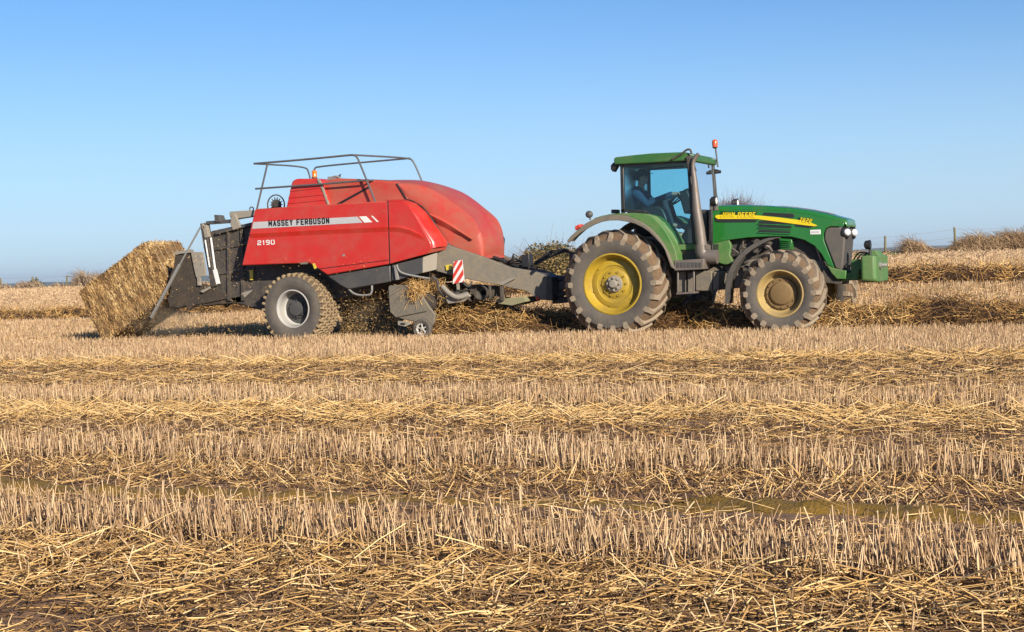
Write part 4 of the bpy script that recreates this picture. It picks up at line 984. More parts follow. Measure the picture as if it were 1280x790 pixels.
for i_, (r_, c_, l_o) in enumerate(zip(RI, CR, LO)):
    k_ = 1 - .36 * (i_ / 40) ** 1.3                                   # the hood narrows towards its nose
    Y_ = lambda y: 1.25 - (1.25 - y) * k_
    r_ = P(r_[0], r_[1], Y_(.60)); c_ = P(c_[0], c_[1], 1.25 + .42 * k_); l_o = P(l_o[0], l_o[1], Y_(.50))
    half = [(l_o[0], Y_(.50), l_o[1])]
    for t in (.25, .5, .75): half.append((l_o[0] + (r_[0] - l_o[0]) * t, Y_(.50 + .04 * t - .03 * math.sin(math.pi * t)), l_o[1] + (r_[1] - l_o[1]) * t))
    for t in (.0, .12, .28, .45, .62, .8): half.append((r_[0] + (c_[0] - r_[0]) * (1 - (1 - t) ** 1.7), Y_(.56 + .69 * t ** 1.25 if t else .55), r_[1] + (c_[1] - r_[1]) * (1 - (1 - t) ** 1.7)))
    rows.append(half + [(c_[0], 1.25, c_[1])] + [(x, 2.5 - y, z) for x, y, z in half[::-1]])
bm = nb(); vs = grid_surf(bm, rows); bm.faces.new(vs[-1]); cowl = obj('front_cowl', bm, 'redd', BA, smooth=60)
# creases on the cowl flank and the black nose strip
bm = nb(); rows = []
for px, py, w_ in ((537, 268, .02), (548, 273.5, .05), (560, 280, .05), (574, 289, .035), (590, 299, .006)):
    yk = .50 + .17 * max(0, (px - 537) / 70); q = P3(px, py, yk); rows.append([(q.x, yk + .03, q.z + w_), (q.x + .01, yk - .035, q.z), (q.x, yk + .03, q.z - w_ * 2.4)])
grid_surf(bm, rows); obj('cowl_crease', bm, 'redd', cowl)
nose = [P(619.4, 283.0, 1.9), P(626.6, 293, 1.9), P(629.4, 299, 1.9), P(628.0, 314, 1.9), P(622.0, 314, 1.9), P(623.0, 300, 1.9), P(617, 286, 1.9)]
bm = nb(); prism(bm, nose, 1.84, 1.98); obj('nose_strip', bm, 'black', cowl, bevel=.008)
bm = nb(); tube(bm, [P3(a, b_ - .3, .49 + .25 * max(0, (a - 545) / 60)) for a, b_ in side_e + lowr[1:]], .018, 6); obj('cowl_seam', bm, 'blackink', cowl)
# upper body
bm = nb(); ub = PL([(357, 262), (411, 225), (420, 222.6), (462, 224.2), (496, 227), (512, 250), (530, 300), (420, 300), (350, 290)], .5)
prism(bm, ub, .5, 2.0); body = obj('upper_body', bm, 'redd', BA, bevel=.04, segs=3)
bm = nb(); prism(bm, PL([(415.5, 257.6), (461, 232.6), (462, 234.8), (420, 258.4)], .49), .492, .502); obj('body_groove', bm, 'blackink', body)
bm = nb(); prism(bm, PL([(357, 261), (364.3, 228), (366.5, 224.8), (371, 223.4), (396, 223), (400, 225), (402.5, 230), (412, 258)], .42), .42, 1.1); kc = obj('knotter_cover', bm, 'red', BA, bevel=.035, segs=3)
bm = nb()
for a, b_, c_, d_ in ((362.4, 236.5, 404, 231.5), (360.6, 245, 406, 240), (359.2, 252, 409, 246.5)):
    prism(bm, PL([(a, b_), (c_, d_), (c_ + 1.6, d_ + 3.2), (a - .4, b_ + 3)], .40), .405, .425)
obj('cover_rib', bm, 'red', kc, bevel=.006)
bm = nb(); prism(bm, PL([(396.5, 223), (399.5, 224.4), (402.5, 230), (412, 257), (410, 258.5), (399.5, 230.6), (396, 225.4)], .40), .40, .43); obj('cover_edge', bm, 'greyl', kc, bevel=.006)
# knotter fan wheel
bm = nb(); c = P3(345, 256, .95); ring = [c + Vector((math.cos(k * math.pi / 16), 0, math.sin(k * math.pi / 16))) * .2 for k in range(33)]; tube(bm, ring, .014, 6, caps=False)
for k in range(14):
    a = 2 * math.pi * k / 14; dr = Vector((math.cos(a), 0, math.sin(a))); pr = Vector((-math.sin(a), 0, math.cos(a)))
    prism3(bm, [c + pr * .035, c + dr * .165, c - pr * .035], [c + pr * .035 + Vector((0, .02, 0)), c + dr * .165 + Vector((0, .02, 0)), c - pr * .035 + Vector((0, .02, 0))])
lathe(bm, [(-.02, .0), (-.02, .1), (.05, .1), (.05, 0)], c, n=20); obj('fan', bm, 'dark', BA)
bm = nb(); tube(bm, [c + Vector((0, .02, -.25)), c + Vector((0, .02, .0))], .03, 8); obj('fan_stand', bm, 'dark', BA)
# clutter on deck
bm = nb(); q = P3(419, 220, .9)
tube(bm, smooth_path([P3(409, 226, .8), P3(414, 222, .8), P3(421, 219.5, .8), P3(427, 225, .8)]), .02, 6); tube(bm, smooth_path([P3(412, 224, .9), P3(420, 223, .9), P3(426, 218, .9)]), .015, 6); box(bm, q.x - .12, q.x + .1, .8, .95, q.z - .08, q.z - .01)
obj('deck_bracket', bm, 'steel', BA, bevel=.004)
# handrails
RY0, RY1 = .36, 1.95
def dy(p, Y): return Vector((p.x, Y, p.z))
n0 = [P3(317.3, 204.6, RY0), P3(380, 199.5, RY0), P3(434, 194.2, RY0), P3(442, 193.6, RY0), P3(446, 196, RY0), P3(449, 202, RY0), P3(469.6, 253, RY0)]
hr_ = nb(); tube(hr_, smooth_path(n0, 1), .020, 8); hand = obj('handrail', hr_, 'rail', BA)
bm = nb(); tube(bm, [P3(334.5, 204, RY0), P3(321, 262, RY0)], .019, 8); obj('rail_post', bm, 'rail', hand)
bm = nb(); tube(bm, [P3(319.3, 236, RY0), P3(400, 230.3, RY0), P3(460, 225.2, RY0)], .019, 8); obj('lower_rail', bm, 'rail', hand)
bm = nb(); A = P3(319, 204.6, RY0); A2 = A + Vector((.25, 0, 0)); tube(bm, smooth_path([A, dy(A2, RY1 - .12), dy(A2, RY1) + Vector((0.02, 0, -.1)), dy(A2, RY1) + Vector((.1, 0, -.6))], 2), .017, 8); obj('rear_cross_rail', bm, 'rail', hand)
bm = nb(); A = P3(443, 193.8, RY0); A2 = A + Vector((.40, 0, 0)); tube(bm, smooth_path([A, dy(A2, RY1 - .1), dy(A2, RY1) + Vector((.06, 0, -.06)), dy(A2, RY1) + Vector((.26, 0, -.55))], 2), .018, 8); obj('front_cross_rail', bm, 'rail', hand)
bm = nb(); A = P3(443, 193.8, RY0); Bv = P3(346, 203, RY0); A = A + Vector((.38, 0, 0)); tube(bm, smooth_path([dy(A, RY1), dy(Bv, RY1), dy(Bv, RY1) + Vector((-.12, 0, -.04)), dy(Bv, RY1) + Vector((-.2, 0, -.5))], 2), .018, 8); obj('far_rail', bm, 'rail', hand)
bm = nb(); A = P3(460, 225.2, RY0); A2 = A + Vector((.4, 0, 0)); tube(bm, [A, dy(A2, RY1), dy(P3(440, 227, RY0), RY1)], .018, 8); obj('lower_cross_rail', bm, 'rail', hand)
bm = nb(); c = P3(393, 217, 1.2); lathe(bm, [(-.075, .0), (-.075, .05), (.05, .052), (.065, .03), (.068, 0)], c, n=16, axis='Z'); be = obj('beacon', bm, 'amber', BA, smooth=60)
bm = nb(); lathe(bm, [(-.14, .0), (-.14, .045), (-.075, .055), (-.07, 0)], c, n=14, axis='Z'); obj('beacon_base', bm, 'dark', be)
# lower skirts
for sg in (0, 1):
    yy = (lambda v: v) if sg == 0 else mir
    bm = nb(); prism(bm, PL([(408.6, 344.6), (487.4, 331.6), (488.2, 352), (435, 361.8), (425, 356.5)], BY + .06), yy(BY + .06), yy(BY + .12)); obj('lower_skirt', bm, 'greyd', BA, bevel=.02)
    bm = nb(); prism(bm, PL([(489.5, 331.4), (529, 321.5), (528, 341), (495.5, 350.6), (490, 351)], BY + .06), yy(BY + .06), yy(BY + .12)); fs = obj('front_skirt', bm, 'greyd', BA, bevel=.012)
    a = [P3(529, 321.5, BY + .06), P3(527, 341.5, BY + .06)]; e = [P3(547, 315.5, .38), P3(546, 337, .38)]
    bm = nb(); prism3(bm, [Vector((v.x, yy(v.y), v.z)) for v in (a[0], a[1], e[1], e[0])], [Vector((v.x - .04, yy(v.y + .04), v.z)) for v in (a[0], a[1], e[1], e[0])]); obj('skirt_corner', bm, 'greyl', fs, bevel=.01)  # corner coloured paler than the skirt: sunlight on the bent face, painted in
bm = nb(); tube(bm, smooth_path([P3(435.5, 361, BY + .1), P3(442, 367, BY + .08), P3(450, 369.2, BY + .08), P3(462, 368.8, BY + .08), P3(465, 365, BY + .08), P3(465, 357, BY + .1)], 1), .02, 8); obj('skirt_handle', bm, 'steel', BA)
bm = nb(); tube(bm, smooth_path([P3(496, 331, BY), P3(498, 338, BY), P3(504, 342, BY), P3(518, 345, .15), P3(536, 348, .2)], 2), .018, 8); obj('hose_pipe', bm, 'steel', BA)
bm = nb(); prism(bm, PL([(492, 332), (495, 331.5), (498, 349.5), (494.5, 350.3)], BY), BY + .0, BY + .05); obj('skirt_strap', bm, 'steel', BA, bevel=.005)
# bale chamber and chassis (dark)
bm = nb(); prism(bm, PL([(262.5, 289), (290, 283), (330, 276), (420, 290), (560, 305), (546, 352), (485, 356), (434, 372), (330, 389), (300, 381), (285, 375), (274, 378), (262, 360)], .6), .6, 1.9)
ch = obj('bale_chamber', bm, 'dark', BA, bevel=.03)
bm = nb()
for px in (283, 300): prism(bm, PL([(px, 287), (px + 3, 286.5), (px + 5, 376), (px + 1, 376)], .55), .55, .62)
prism(bm, PL([(264, 310), (318, 300), (318, 304), (264, 314)], .55), .56, .62); prism(bm, PL([(266, 340), (318, 334), (318, 338), (267, 344)], .55), .565, .62)
obj('chamber_rib', bm, 'dark', ch, bevel=.006)
bm = nb(); prism(bm, PL([(268, 289), (300, 281), (318, 277), (318, 281), (300, 285.5), (268, 293.5)], .5), .52, .66); obj('chamber_rail', bm, 'greyd', ch, bevel=.01)
bm = nb(); prism(bm, PL([(303, 333), (400, 333), (433, 362), (430, 378), (345, 392), (308, 384)], .72), .74, 1.76); lathe(bm, [(.3, .09), (2.2, .09)], (bx, 0, bz), n=14); obj('axle_frame', bm, 'dark', BA, bevel=.02)
bm = nb(); prism(bm, PL([(302, 366), (317, 362), (306, 372)], .55), .54, .58); obj('frame_gusset', bm, 'greyl', BA)
bm = nb(); prism(bm, PL([(312, 338), (316.5, 337.5), (316.5, 350), (313, 350)], .55), .535, .56); obj('reflector', bm, 'yellowtag', BA)
# rear top gear
bm = nb(); prism(bm, PL([(287, 264.5), (317, 262.5), (318, 270), (296, 273.5), (289, 275), (286.5, 268)], .55), .55, .75); prism(bm, PL([(289, 268), (293, 267), (301, 284), (291, 288), (287.5, 280)], .5), .5, .56); r1 = obj('tension_plate', bm, 'greyl', BA, bevel=.01)
bm = nb(); prism(bm, PL([(257, 276.5), (289, 274), (289, 278.4), (258, 280.6)], .55), .55, .7); prism(bm, PL([(268.5, 268.5), (274, 269), (277, 277), (269.5, 278)], .55), .52, .72); obj('tension_arm', bm, 'greyd', BA, bevel=.008)
bm = nb(); c = P3(314.5, 261.5, .6); ring = [c + Vector((math.cos(k * math.pi / 8), 0, math.sin(k * math.pi / 8))) * .045 for k in range(17)]; tube(bm, ring, .012, 6, caps=False); obj('lifting_eye', bm, 'dark', BA)
bm = nb(); bar(bm, [P3(256, 279, .6), P3(260, 305, .6), P3(266, 337, .6), P3(270, 358, .6)], .13, .16); post_ = obj('chute_upright', bm, 'dark', BA, bevel=.01)
bm = nb(); bar(bm, [P3(253.5, 283, .56), P3(257, 282, .56), P3(260, 297, .56)], .1, .1); obj('upright_bracket', bm, 'greyl', post_, bevel=.01)
bm = nb(); tube(bm, [P3(263.5, 297, .56), P3(268.5, 334, .56), P3(273, 354, .56)], .022, 8); tube(bm, [P3(256.5, 300, .5), P3(262, 334, .5)], .016, 8); obj('hydraulic_ram', bm, 'white', post_)
bm = nb(); bar(bm, [P3(268.5, 337, .54), P3(273, 355, .54)], .07, .05); obj('ram_end', bm, 'white', post_)
# bale chute
bm = nb(); cp = [(243, 352), (262, 357), (274, 362), (290, 372), (262, 378), (244, 381), (236, 388), (232, 382), (222, 385), (212, 382), (222, 372), (236, 362)]
prism(bm, PL(cp, .56), .56, .62); prism(bm, PL(cp, .56), 1.88, 1.94)
prism(bm, PL([(300, 370), (222, 382), (226, 385), (300, 378)], .56), .6, 1.9)
chute = obj('bale_chute', bm, 'chute', BA, bevel=.008)
bm = nb(); prism(bm, PL([(219, 319), (238, 313), (242, 333), (246, 356), (236, 366), (224, 376), (213, 385), (209, 374), (214, 362), (212, 346), (217, 334)], .55), .545, .585); obj('chute_side', bm, 'chute', chute, bevel=.01)
bm = nb(); prism(bm, PL([(238.5, 315), (253, 315), (256.5, 337), (257, 345), (245, 347), (242, 334)], .5), .5, .54); prism(bm, PL([(246, 346), (250, 345), (251, 357), (246.5, 357)], .5), .5, .54); obj('chute_flap', bm, 'greyl', chute, bevel=.006)
bm = nb(); tube(bm, [P3(250.5, 284, .5), P3(224.5, 331, .5)], .018, 6); obj('chute_chain', bm, 'steel', chute)
bm = nb(); bar(bm, [P3(224.5, 331, .5), P3(205, 368, .5), P3(189, 397, .52)], .055, .04); obj('chute_rail', bm, 'steelb', chute) if 'steelb' in mt else obj('chute_rail', bm, 'steel', chute)
bm = nb(); prism(bm, PL([(217.5, 315), (238, 311.5), (241, 313), (240, 315.5), (218, 318)], .5), .5, .54); obj('chute_crossbar', bm, 'greyl', chute)
bm = nb(); prism(bm, PL([(250, 364), (262, 358), (262, 361), (254, 366)], .5), .5, .54); obj('chute_tab', bm, 'greyl', chute)
# drawbar: two beams that converge on the hitch
def ybeam(px): return .42 + (px - 545) / (688 - 545) * .55
top_ = [(546, 316), (559.6, 306.2), (583, 314.5), (605.6, 322), (637, 334.2), (666.5, 339), (686, 346), (689, 353)]
bot_ = [(689, 374), (673, 374.5), (658, 364), (620.5, 355.8), (600, 352), (577.7, 347.6), (545, 339)]
def beam(sg):
    yy = (lambda v: v) if sg == 0 else mir
    A = []; B2 = []
    for a, b_ in top_ + bot_:
        y = ybeam(a); q = P3(a, b_, y); A.append(Vector((q.x, yy(y), q.z))); B2.append(Vector((q.x, yy(y + .14), q.z)))
    bm = nb(); prism3(bm, A, B2); return obj('drawbar', bm, 'grey', BA, bevel=.012)
db = beam(0); beam(1)
bm = nb(); y = .95
prism(bm, PL([(655, 338), (690, 346), (691, 376), (674, 374.5), (656, 362)], y), y, 1.55); tubes = obj('hitch_block', bm, 'dark', BA, bevel=.02)
bm = nb()
rr = random.Random(9)
for k in range(5): tube(bm, smooth_path([P3(628 + k * 3, 330 + k, 1.1 + .05 * k), P3(648 + k * 2, 322 + 3 * k, 1.1 + .05 * k), P3(664 + k, 334 - k, 1.15), P3(686, 322 - k * 2, 1.2), P3(706 + k, 314 - k, 1.2), P3(716, 316 + k * 2, 1.2)]), .017, 6)
tube(bm, smooth_path([P3(600, 319, 1.2), P3(620, 322, 1.2), P3(640, 331, 1.2), P3(662, 337, 1.2)]), .035, 8)
obj('hydraulic_hoses', bm, 'black', BA)
bm = nb(); prism(bm, PL([(651.5, 319), (661, 317.5), (662, 334), (652, 334)], 1.1), 1.1, 1.3); prism(bm, PL([(638, 325), (641, 316.5), (642.6, 317), (641, 327)], 1.0), 1.0, 1.04); obj('hose_holder', bm, 'black', BA, bevel=.01)
bm = nb(); tube(bm, [P3(640, 352, 1.25), P3(716, 348, 1.25)], .06, 14); tube(bm, [P3(655, 351.5, 1.25), P3(672, 350.5, 1.25)], .09, 14); obj('drive_shaft', bm, 'black', BA)
bm = nb(); prism(bm, PL([(684, 366), (712, 363), (712, 368), (684, 374)], 1.2), 1.18, 1.32); obj('tow_eye', bm, 'dark', BA, bevel=.01)
bm = nb(); bar(bm, [P3(612, 356, .75), P3(613, 373, .75)], .05, .05); bar(bm, [P3(627, 357, .75), P3(628, 376, .75)], .07, .05); prism(bm, PL([(586, 356), (620, 358), (618, 371), (590, 369)], .9), .85, 1.3)
lathe(bm, [(.5, .13), (.62, .13), (.64, .05), (1.0, .05)], (P(603, 366, .6)[0], 0, P(603, 366, .6)[1]), n=18); lathe(bm, [(.5, .07), (.7, .07)], (P(592, 372, .6)[0], 0, P(592, 372, .6)[1]), n=14)
obj('gearbox', bm, 'dark', BA, bevel=.01)
bm = nb(); prism(bm, PL([(621, 374), (655, 371), (658, 377), (640, 382), (623, 380)], .8), .8, 1.5); obj('stand_foot', bm, M('olive_lichen_steel', (.22, .24, .12), .8, .5, DUST, 9), BA, bevel=.01)
bm = nb(); a = P3(672, 373, .9); sphere(bm, a, .035); obj('red_plug', bm, 'redink', BA)
# shadow-side cleat on the beam
bm = nb(); y = .62; q = [P3(619, 355, y), P3(637, 347, y), P3(641, 348.5, y), P3(626, 356.5, y)]; prism3(bm, [Vector((v.x, ybeam(628) - .035, v.z)) for v in q], [Vector((v.x, ybeam(628) + .02, v.z)) for v in q]); obj('beam_cleat', bm, 'greyl', db)
# warning board
bm = nb(); y = .30; wb = PL([(568.5, 326.4), (577.3, 324.6), (580.6, 352.4), (564, 355.2)], y); wb = PL([(567, 327), (577.5, 324.6), (580.4, 352), (566, 355)], y)
prism(bm, wb, y, y + .02); board = obj('warning_board', bm, 'white', BA)
bl, tl, tr_, br = wb[3], wb[0], wb[1], wb[2]
def bq(u_, v_):
    a = (bl[0] + (br[0] - bl[0]) * u_, bl[1] + (br[1] - bl[1]) * u_); c = (tl[0] + (tr_[0] - tl[0]) * u_, tl[1] + (tr_[1] - tl[1]) * u_); return (a[0] + (c[0] - a[0]) * v_, a[1] + (c[1] - a[1]) * v_)
bm = nb()
for k in range(-1, 4):
    v0 = k * .48 - .30; v1 = v0 + .25
    poly = [(0, v0), (1, v0 + .62), (1, v1 + .62), (0, v1)]
    # clip to 0..1 in v
    out = []
    for (a, b_), (c_, d_) in zip(poly, poly[1:] + poly[:1]):
        pass
    def clip(pl, f, inter):
        o_ = []
        for i in range(len(pl)):
            p, q = pl[i], pl[(i + 1) % len(pl)]
            if f(p): o_.append(p)
            if f(p) != f(q): o_.append(inter(p, q))
        return o_
    lim = lambda V0: (lambda p, q: (p[0] + (q[0] - p[0]) * (V0 - p[1]) / (q[1] - p[1]), V0))
    pl = clip(poly, lambda p: p[1] >= 0, lim(0)); pl = clip(pl, lambda p: p[1] <= 1, lim(1)) if pl else pl
    if len(pl) >= 3: prism(bm, [bq(*p) for p in pl], y - .003, y + .003)
obj('red_stripes', bm, 'redink', board)
bm = nb(); bar(bm, [P3(572, 350, y + .03), P3(573, 362, y + .03)], .05, .03); bar(bm, [P3(572, 340, y + .04), P3(574, 340, .5)], .05, .05); obj('board_bracket', bm, 'greyl', board)
bm = nb(); prism(bm, PL([(556.5, 331.5), (563.5, 330.5), (564.5, 336.5), (557.5, 338)], .42), .43, .46); obj('reflector', bm, 'yellowtag', BA)
# pickup
bm = nb(); sh = [(484.8, 360), (486, 356.8), (519, 355.5), (523, 360), (530.5, 374.5), (537, 384), (544, 393), (543, 402), (539.5, 408), (517, 402), (494, 397), (487, 390)]
for sg in (0, 1):
    yy = (lambda v: v) if sg == 0 else mir
    bm = nb(); prism(bm, PL(sh, .14), yy(.14), yy(.20)); ps = obj('pickup_shield', bm, 'greyl' if 0 else 'grey', BA, bevel=.02, segs=3)
    bm = nb(); tube(bm, [P3(496, 396.5, .13) if sg == 0 else dy(P3(496, 396.5, .13), 2.37), P3(533, 389, .13) if sg == 0 else dy(P3(533, 389, .13), 2.37)], .01, 6); obj('shield_seam', bm, 'dark', ps)
bm = nb(); tube(bm, [P3(530, 378, .3), dy(P3(530, 378, .3), 2.2)], .19, 20); cyl = P3(526, 392, .3)
for k in range(18):
    a = 2 * math.pi * k / 18
    for j in range(14):
        y_ = .3 + j * .14; c0 = Vector((cyl.x, y_, cyl.z)); dr = Vector((math.cos(a), 0, math.sin(a))); tube(bm, [c0 + dr * .17, c0 + dr * .27 + Vector((-dr.z, 0, dr.x)) * .03], .006, 3)
tube(bm, [cyl, dy(cyl, 2.2)], .17, 16)
obj('pickup_reel', bm, 'dark', BA)
bm = nb(); tube(bm, [P3(566, 370, .35), dy(P3(566, 370, .35), 2.1)], .09, 16); obj('crop_roller', bm, 'dark', BA)
bm = nb(); tube(bm, smooth_path([P3(553, 358, .3), P3(560, 366, .25), P3(572, 373, .25), P3(586, 368, .3)]), .05, 10); prism(bm, PL([(556, 372), (583, 365), (588, 370), (580, 377), (560, 380)], .3), .3, .36); obj('roller_arm', bm, 'greyl', BA, bevel=.01)
bm = nb(); tube(bm, smooth_path([P3(540, 345, .3), P3(548, 352, .3), P3(548, 362, .3), P3(556, 370, .3)]), .03, 8); obj('roller_link', bm, 'dark', BA); bm = nb(); tube(bm, smooth_path([P3(578, 352, .35), P3(586, 360, .35), P3(590, 352, .4)]), .02, 8); obj('hose_pipe', bm, 'dark', BA)
# gauge wheel
gx, gzz = P(527, 411, .06)
bm = nb(); lathe(bm, [(.0, .115), (-.01, .13), (-.01, .17), (.01, .19), (.09, .19), (.11, .17), (.11, .13), (.10, .115)], (0, 0, 0), n=32); gt = obj('gauge_wheel', bm, 'rubber', None); gt.parent = BA; gt.location = Vector((gx, .06, gzz)) - ROOTLOC[BA.name]
bm = nb(); lathe(bm, [(.01, .12), (.02, .10), (.03, .095), (.03, .085)], (0, 0, 0), n=32)
for k in range(5):
    a = 2 * math.pi * k / 5 + .4; d_r = Vector((math.cos(a), 0, math.sin(a))); tube(bm, [Vector((0, .03, 0)), d_r * .11 + Vector((0, .03, 0))], .016, 6)
lathe(bm, [(.05, .035), (.0, .03), (0, 0)], (0, 0, 0), n=14); gr_ = obj('gauge_rim', bm, 'rimw', None); gr_.parent = gt
gc = gt.copy(); COL.objects.link(gc); gc.parent = BA; gc.location.y = mir(.06) - 1.25 - .1; gk = gr_.copy(); COL.objects.link(gk); gk.parent = gc
bm = nb(); prism(bm, PL([(497, 401), (511, 402.5), (512, 405.5), (507, 408.5), (497, 406.5)], .12), .12, .16); obj('wheel_bracket', bm, 'greyl', BA, bevel=.008)
bm = nb(); prism(bm, PL([(501, 403.5), (507, 404), (505, 406.3), (500, 405.6)], .11), .112, .122); obj('bracket_slot', bm, 'blackink', BA)

# ================================================================== BALE
YB0, YB1 = .68, 1.86
pa = P(100, 364, YB0); pb = P(180, 303.5, YB0)
L_ = math.hypot(pb[0] - pa[0], pb[1] - pa[1]); ux = Vector((pb[0] - pa[0], 0, pb[1] - pa[1])) / L_; uz = Vector((ux.z, 0, -ux.x))   # along, down
Lb = L_ + .12; Hb = 1.22
o0 = Vector((pa[0], YB0, pa[1])) - ux * .06
def bale():
    bm = nb()
    bmesh.ops.create_cube(bm, size=1)
    bmesh.ops.subdivide_edges(bm, edges=bm.edges, cuts=34, use_grid_fill=True)
    uy = Vector((0, 1, 0))
    for v in bm.verts:
        c = v.co.copy()                                   # -.5..+.5
        # round the edges slightly
        q = Vector((c.x * Lb, c.y * (YB1 - YB0), c.z * Hb)); hx_, hy, hz_ = Lb / 2, (YB1 - YB0) / 2, Hb / 2; r = .09
        inn = Vector((max(-hx_ + r, min(hx_ - r, q.x)), max(-hy + r, min(hy - r, q.y)), max(-hz_ + r, min(hz_ - r, q.z))))
        dd = q - inn
        if dd.length > 1e-6: q = inn + dd.normalized() * r
        # flake ridges along the length plus lumps
        nn = (q - inn * .9).normalized() if q.length > 0 else Vector((0, 0, 1))
        fl = math.sin(q.x * 2 * math.pi / .115 + 1.5 * mnoise.noise(q * 2)) * .008
        nn = Vector((dd.x, dd.y, dd.z)); nn = nn.normalized() if nn.length > 1e-6 else Vector((0, 0, 1))
        q += nn * (fl + mnoise.noise(q * 4) * .035 + mnoise.noise(q * 15) * .02)
        if q.z < -.3: q.z += -(-.3 - q.z) * 0
        v.co = o0 + ux * (q.x + Lb / 2) + uy * (q.y + (YB1 - YB0) / 2) - uz * (q.z - Hb / 2)
    return bm
SM_bale = straw_mat('bale_straw', [(.06, .032, .014), (.24, .13, .052), (.46, .27, .10), (.64, .41, .16), (.82, .60, .31)])
core = M('bale_core_straw', (.16, .09, .035), .9, .5, (.36, .22, .09), 16, bump=1.0, bscale=60, var=.5)
cx_ = Vector((o0 + ux * Lb / 2 + uz * Hb / 2)); BR = (cx_.x, 1.25, 0)
bm = bale(); bmesh.ops.translate(bm, verts=bm.verts, vec=-Vector(BR))
BO = obj('straw_bale', bm, core, smooth=180); BO.location = BR
tag(BO, 'large rectangular straw bale tipping off the chute behind the baler', 'bale')
ROOTLOC[BO.name] = Vector(BR)
# surface straws of the bale
def bale_straws(N):
    B_ = []; D_ = []; 
    a = np.array(ux[:]); dn = np.array(uz[:]); yv = np.array([0, 1., 0]); o_ = np.array(o0[:]); wB = YB1 - YB0
    areas = [('near', Lb * Hb), ('top', Lb * wB), ('end', Hb * wB), ('rear', Hb * wB * .6), ('under', Lb * wB * .8)]
    tot = sum(x[1] for x in areas)
    for nm, ar in areas:
        n = int(N * ar / tot); s = RNG.uniform(.02, .98, n); t = RNG.uniform(.02, .98, n); out = RNG.uniform(-.015, .014, n)
        if nm == 'near': p = o_ + a * (s * Lb)[:, None] + dn * (t * Hb)[:, None] - yv * out[:, None]; d = dn * RNG.choice([-1, 1], n)[:, None] + a * RNG.normal(.12, .26, n)[:, None] - yv * RNG.normal(0, .12, n)[:, None]
        if nm == 'top': p = o_ + a * (s * Lb)[:, None] + yv * (t * wB)[:, None] - dn * out[:, None]; d = yv * RNG.choice([-1, 1], n)[:, None] + a * RNG.normal(0, .5, n)[:, None] - dn * RNG.normal(0, .15, n)[:, None]
        if nm == 'under': p = o_ + dn * Hb + a * (s * Lb)[:, None] + yv * (t * wB)[:, None] + dn * out[:, None]; d = yv * RNG.normal(0, 1, n)[:, None] + a * RNG.normal(0, 1, n)[:, None] + dn * RNG.normal(.1, .3, n)[:, None]
        if nm == 'end': p = o_ + a * (Lb + out)[:, None] + dn * (s * Hb)[:, None] + yv * (t * wB)[:, None]; d = dn * RNG.normal(0, 1, n)[:, None] + yv * RNG.normal(0, 1, n)[:, None] + a * RNG.normal(.1, .25, n)[:, None]
        if nm == 'rear': p = o_ - a * out[:, None] + dn * (s * Hb)[:, None] + yv * (t * wB)[:, None]; d = dn * RNG.normal(0, 1, n)[:, None] + yv * RNG.normal(0, 1, n)[:, None] - a * RNG.normal(.1, .25, n)[:, None]
        B_.append(p); D_.append(d)
    B_ = np.concatenate(B_); D_ = np.concatenate(D_); n = len(B_)
    al_ = (B_ - np.array(o0[:])) @ np.array(ux[:]); dn_ = (B_ - np.array(o0[:])) @ np.array(uz[:])
    tn = RNG.uniform(0, 1, n) ** .9 * (.15 + 1.9 * (fbm(al_ * 14, dn_ * 3.5 + B_[:, 1], 61) - .1))
    return straws(B_ - D_ / np.linalg.norm(D_, axis=1, keepdims=True) * .07, D_, RNG.uniform(.04, .14, n), RNG.uniform(.006, .015, n), tn.clip(0, 1), RNG.normal(0, .12, (n, 3)), 2)
V_, F_, T_ = bale_straws(32000)
o = quadmesh('surface_straw', V_ - np.array(BR), F_, SM_bale, T_); o.parent = BO
bm = nb()
for k in range(6):
    y = YB0 + (YB1 - YB0) * (k + .5) / 6; e = .022
    c4 = [o0 - uz * e - ux * e, o0 + ux * (Lb + e) - uz * e, o0 + ux * (Lb + e) + uz * (Hb + e), o0 + uz * (Hb + e) - ux * e]
    tube(bm, [Vector((p.x, y, p.z)) for p in c4 + c4[:1]], .006, 4, caps=False)
obj('twine', bm, 'twine', BO)['kind'] = 'stuff'

# ================================================================== chaff thrown out by the baler
def chaff():
    pts = []
    def cloud(px0, px1, py0, py1, y0, y1, n):
        px = RNG.uniform(px0, px1, n); py = RNG.uniform(py0, py1, n); yy_ = RNG.uniform(y0, y1, n)
        for a, b_, c_ in zip(px, py, yy_):
            q = P3(a, b_, c_)
            if q.z > .03: pts.append(q[:])
    cloud(425, 500, 362, 425, .5, 2.0, 5200); cloud(425, 495, 362, 425, .1, .5, 500); cloud(500, 560, 345, 380, .3, 1.8, 500)
    cloud(185, 335, 345, 420, .2, 2.2, 1300); cloud(235, 330, 285, 360, .1, .5, 260); cloud(60, 250, 385, 420, .6, 2.2, 500); cloud(335, 480, 320, 345, -.1, .05, 40); cloud(690, 860, 270, 320, .0, .6, 70)
    B_ = np.array(pts); n = len(B_)
    return straws(B_, RNG.normal(0, 1, (n, 3)) * np.array([1, 1, .8]), RNG.uniform(.01, .05, n), RNG.uniform(.003, .009, n), RNG.uniform(.2, 1, n))
V_, F_, T_ = chaff(); o = quadmesh('chaff', V_, F_, SM_straw, T_); tag(o, 'specks of chaff flying round the underside of the baler and its chute', 'chaff', kind='stuff')
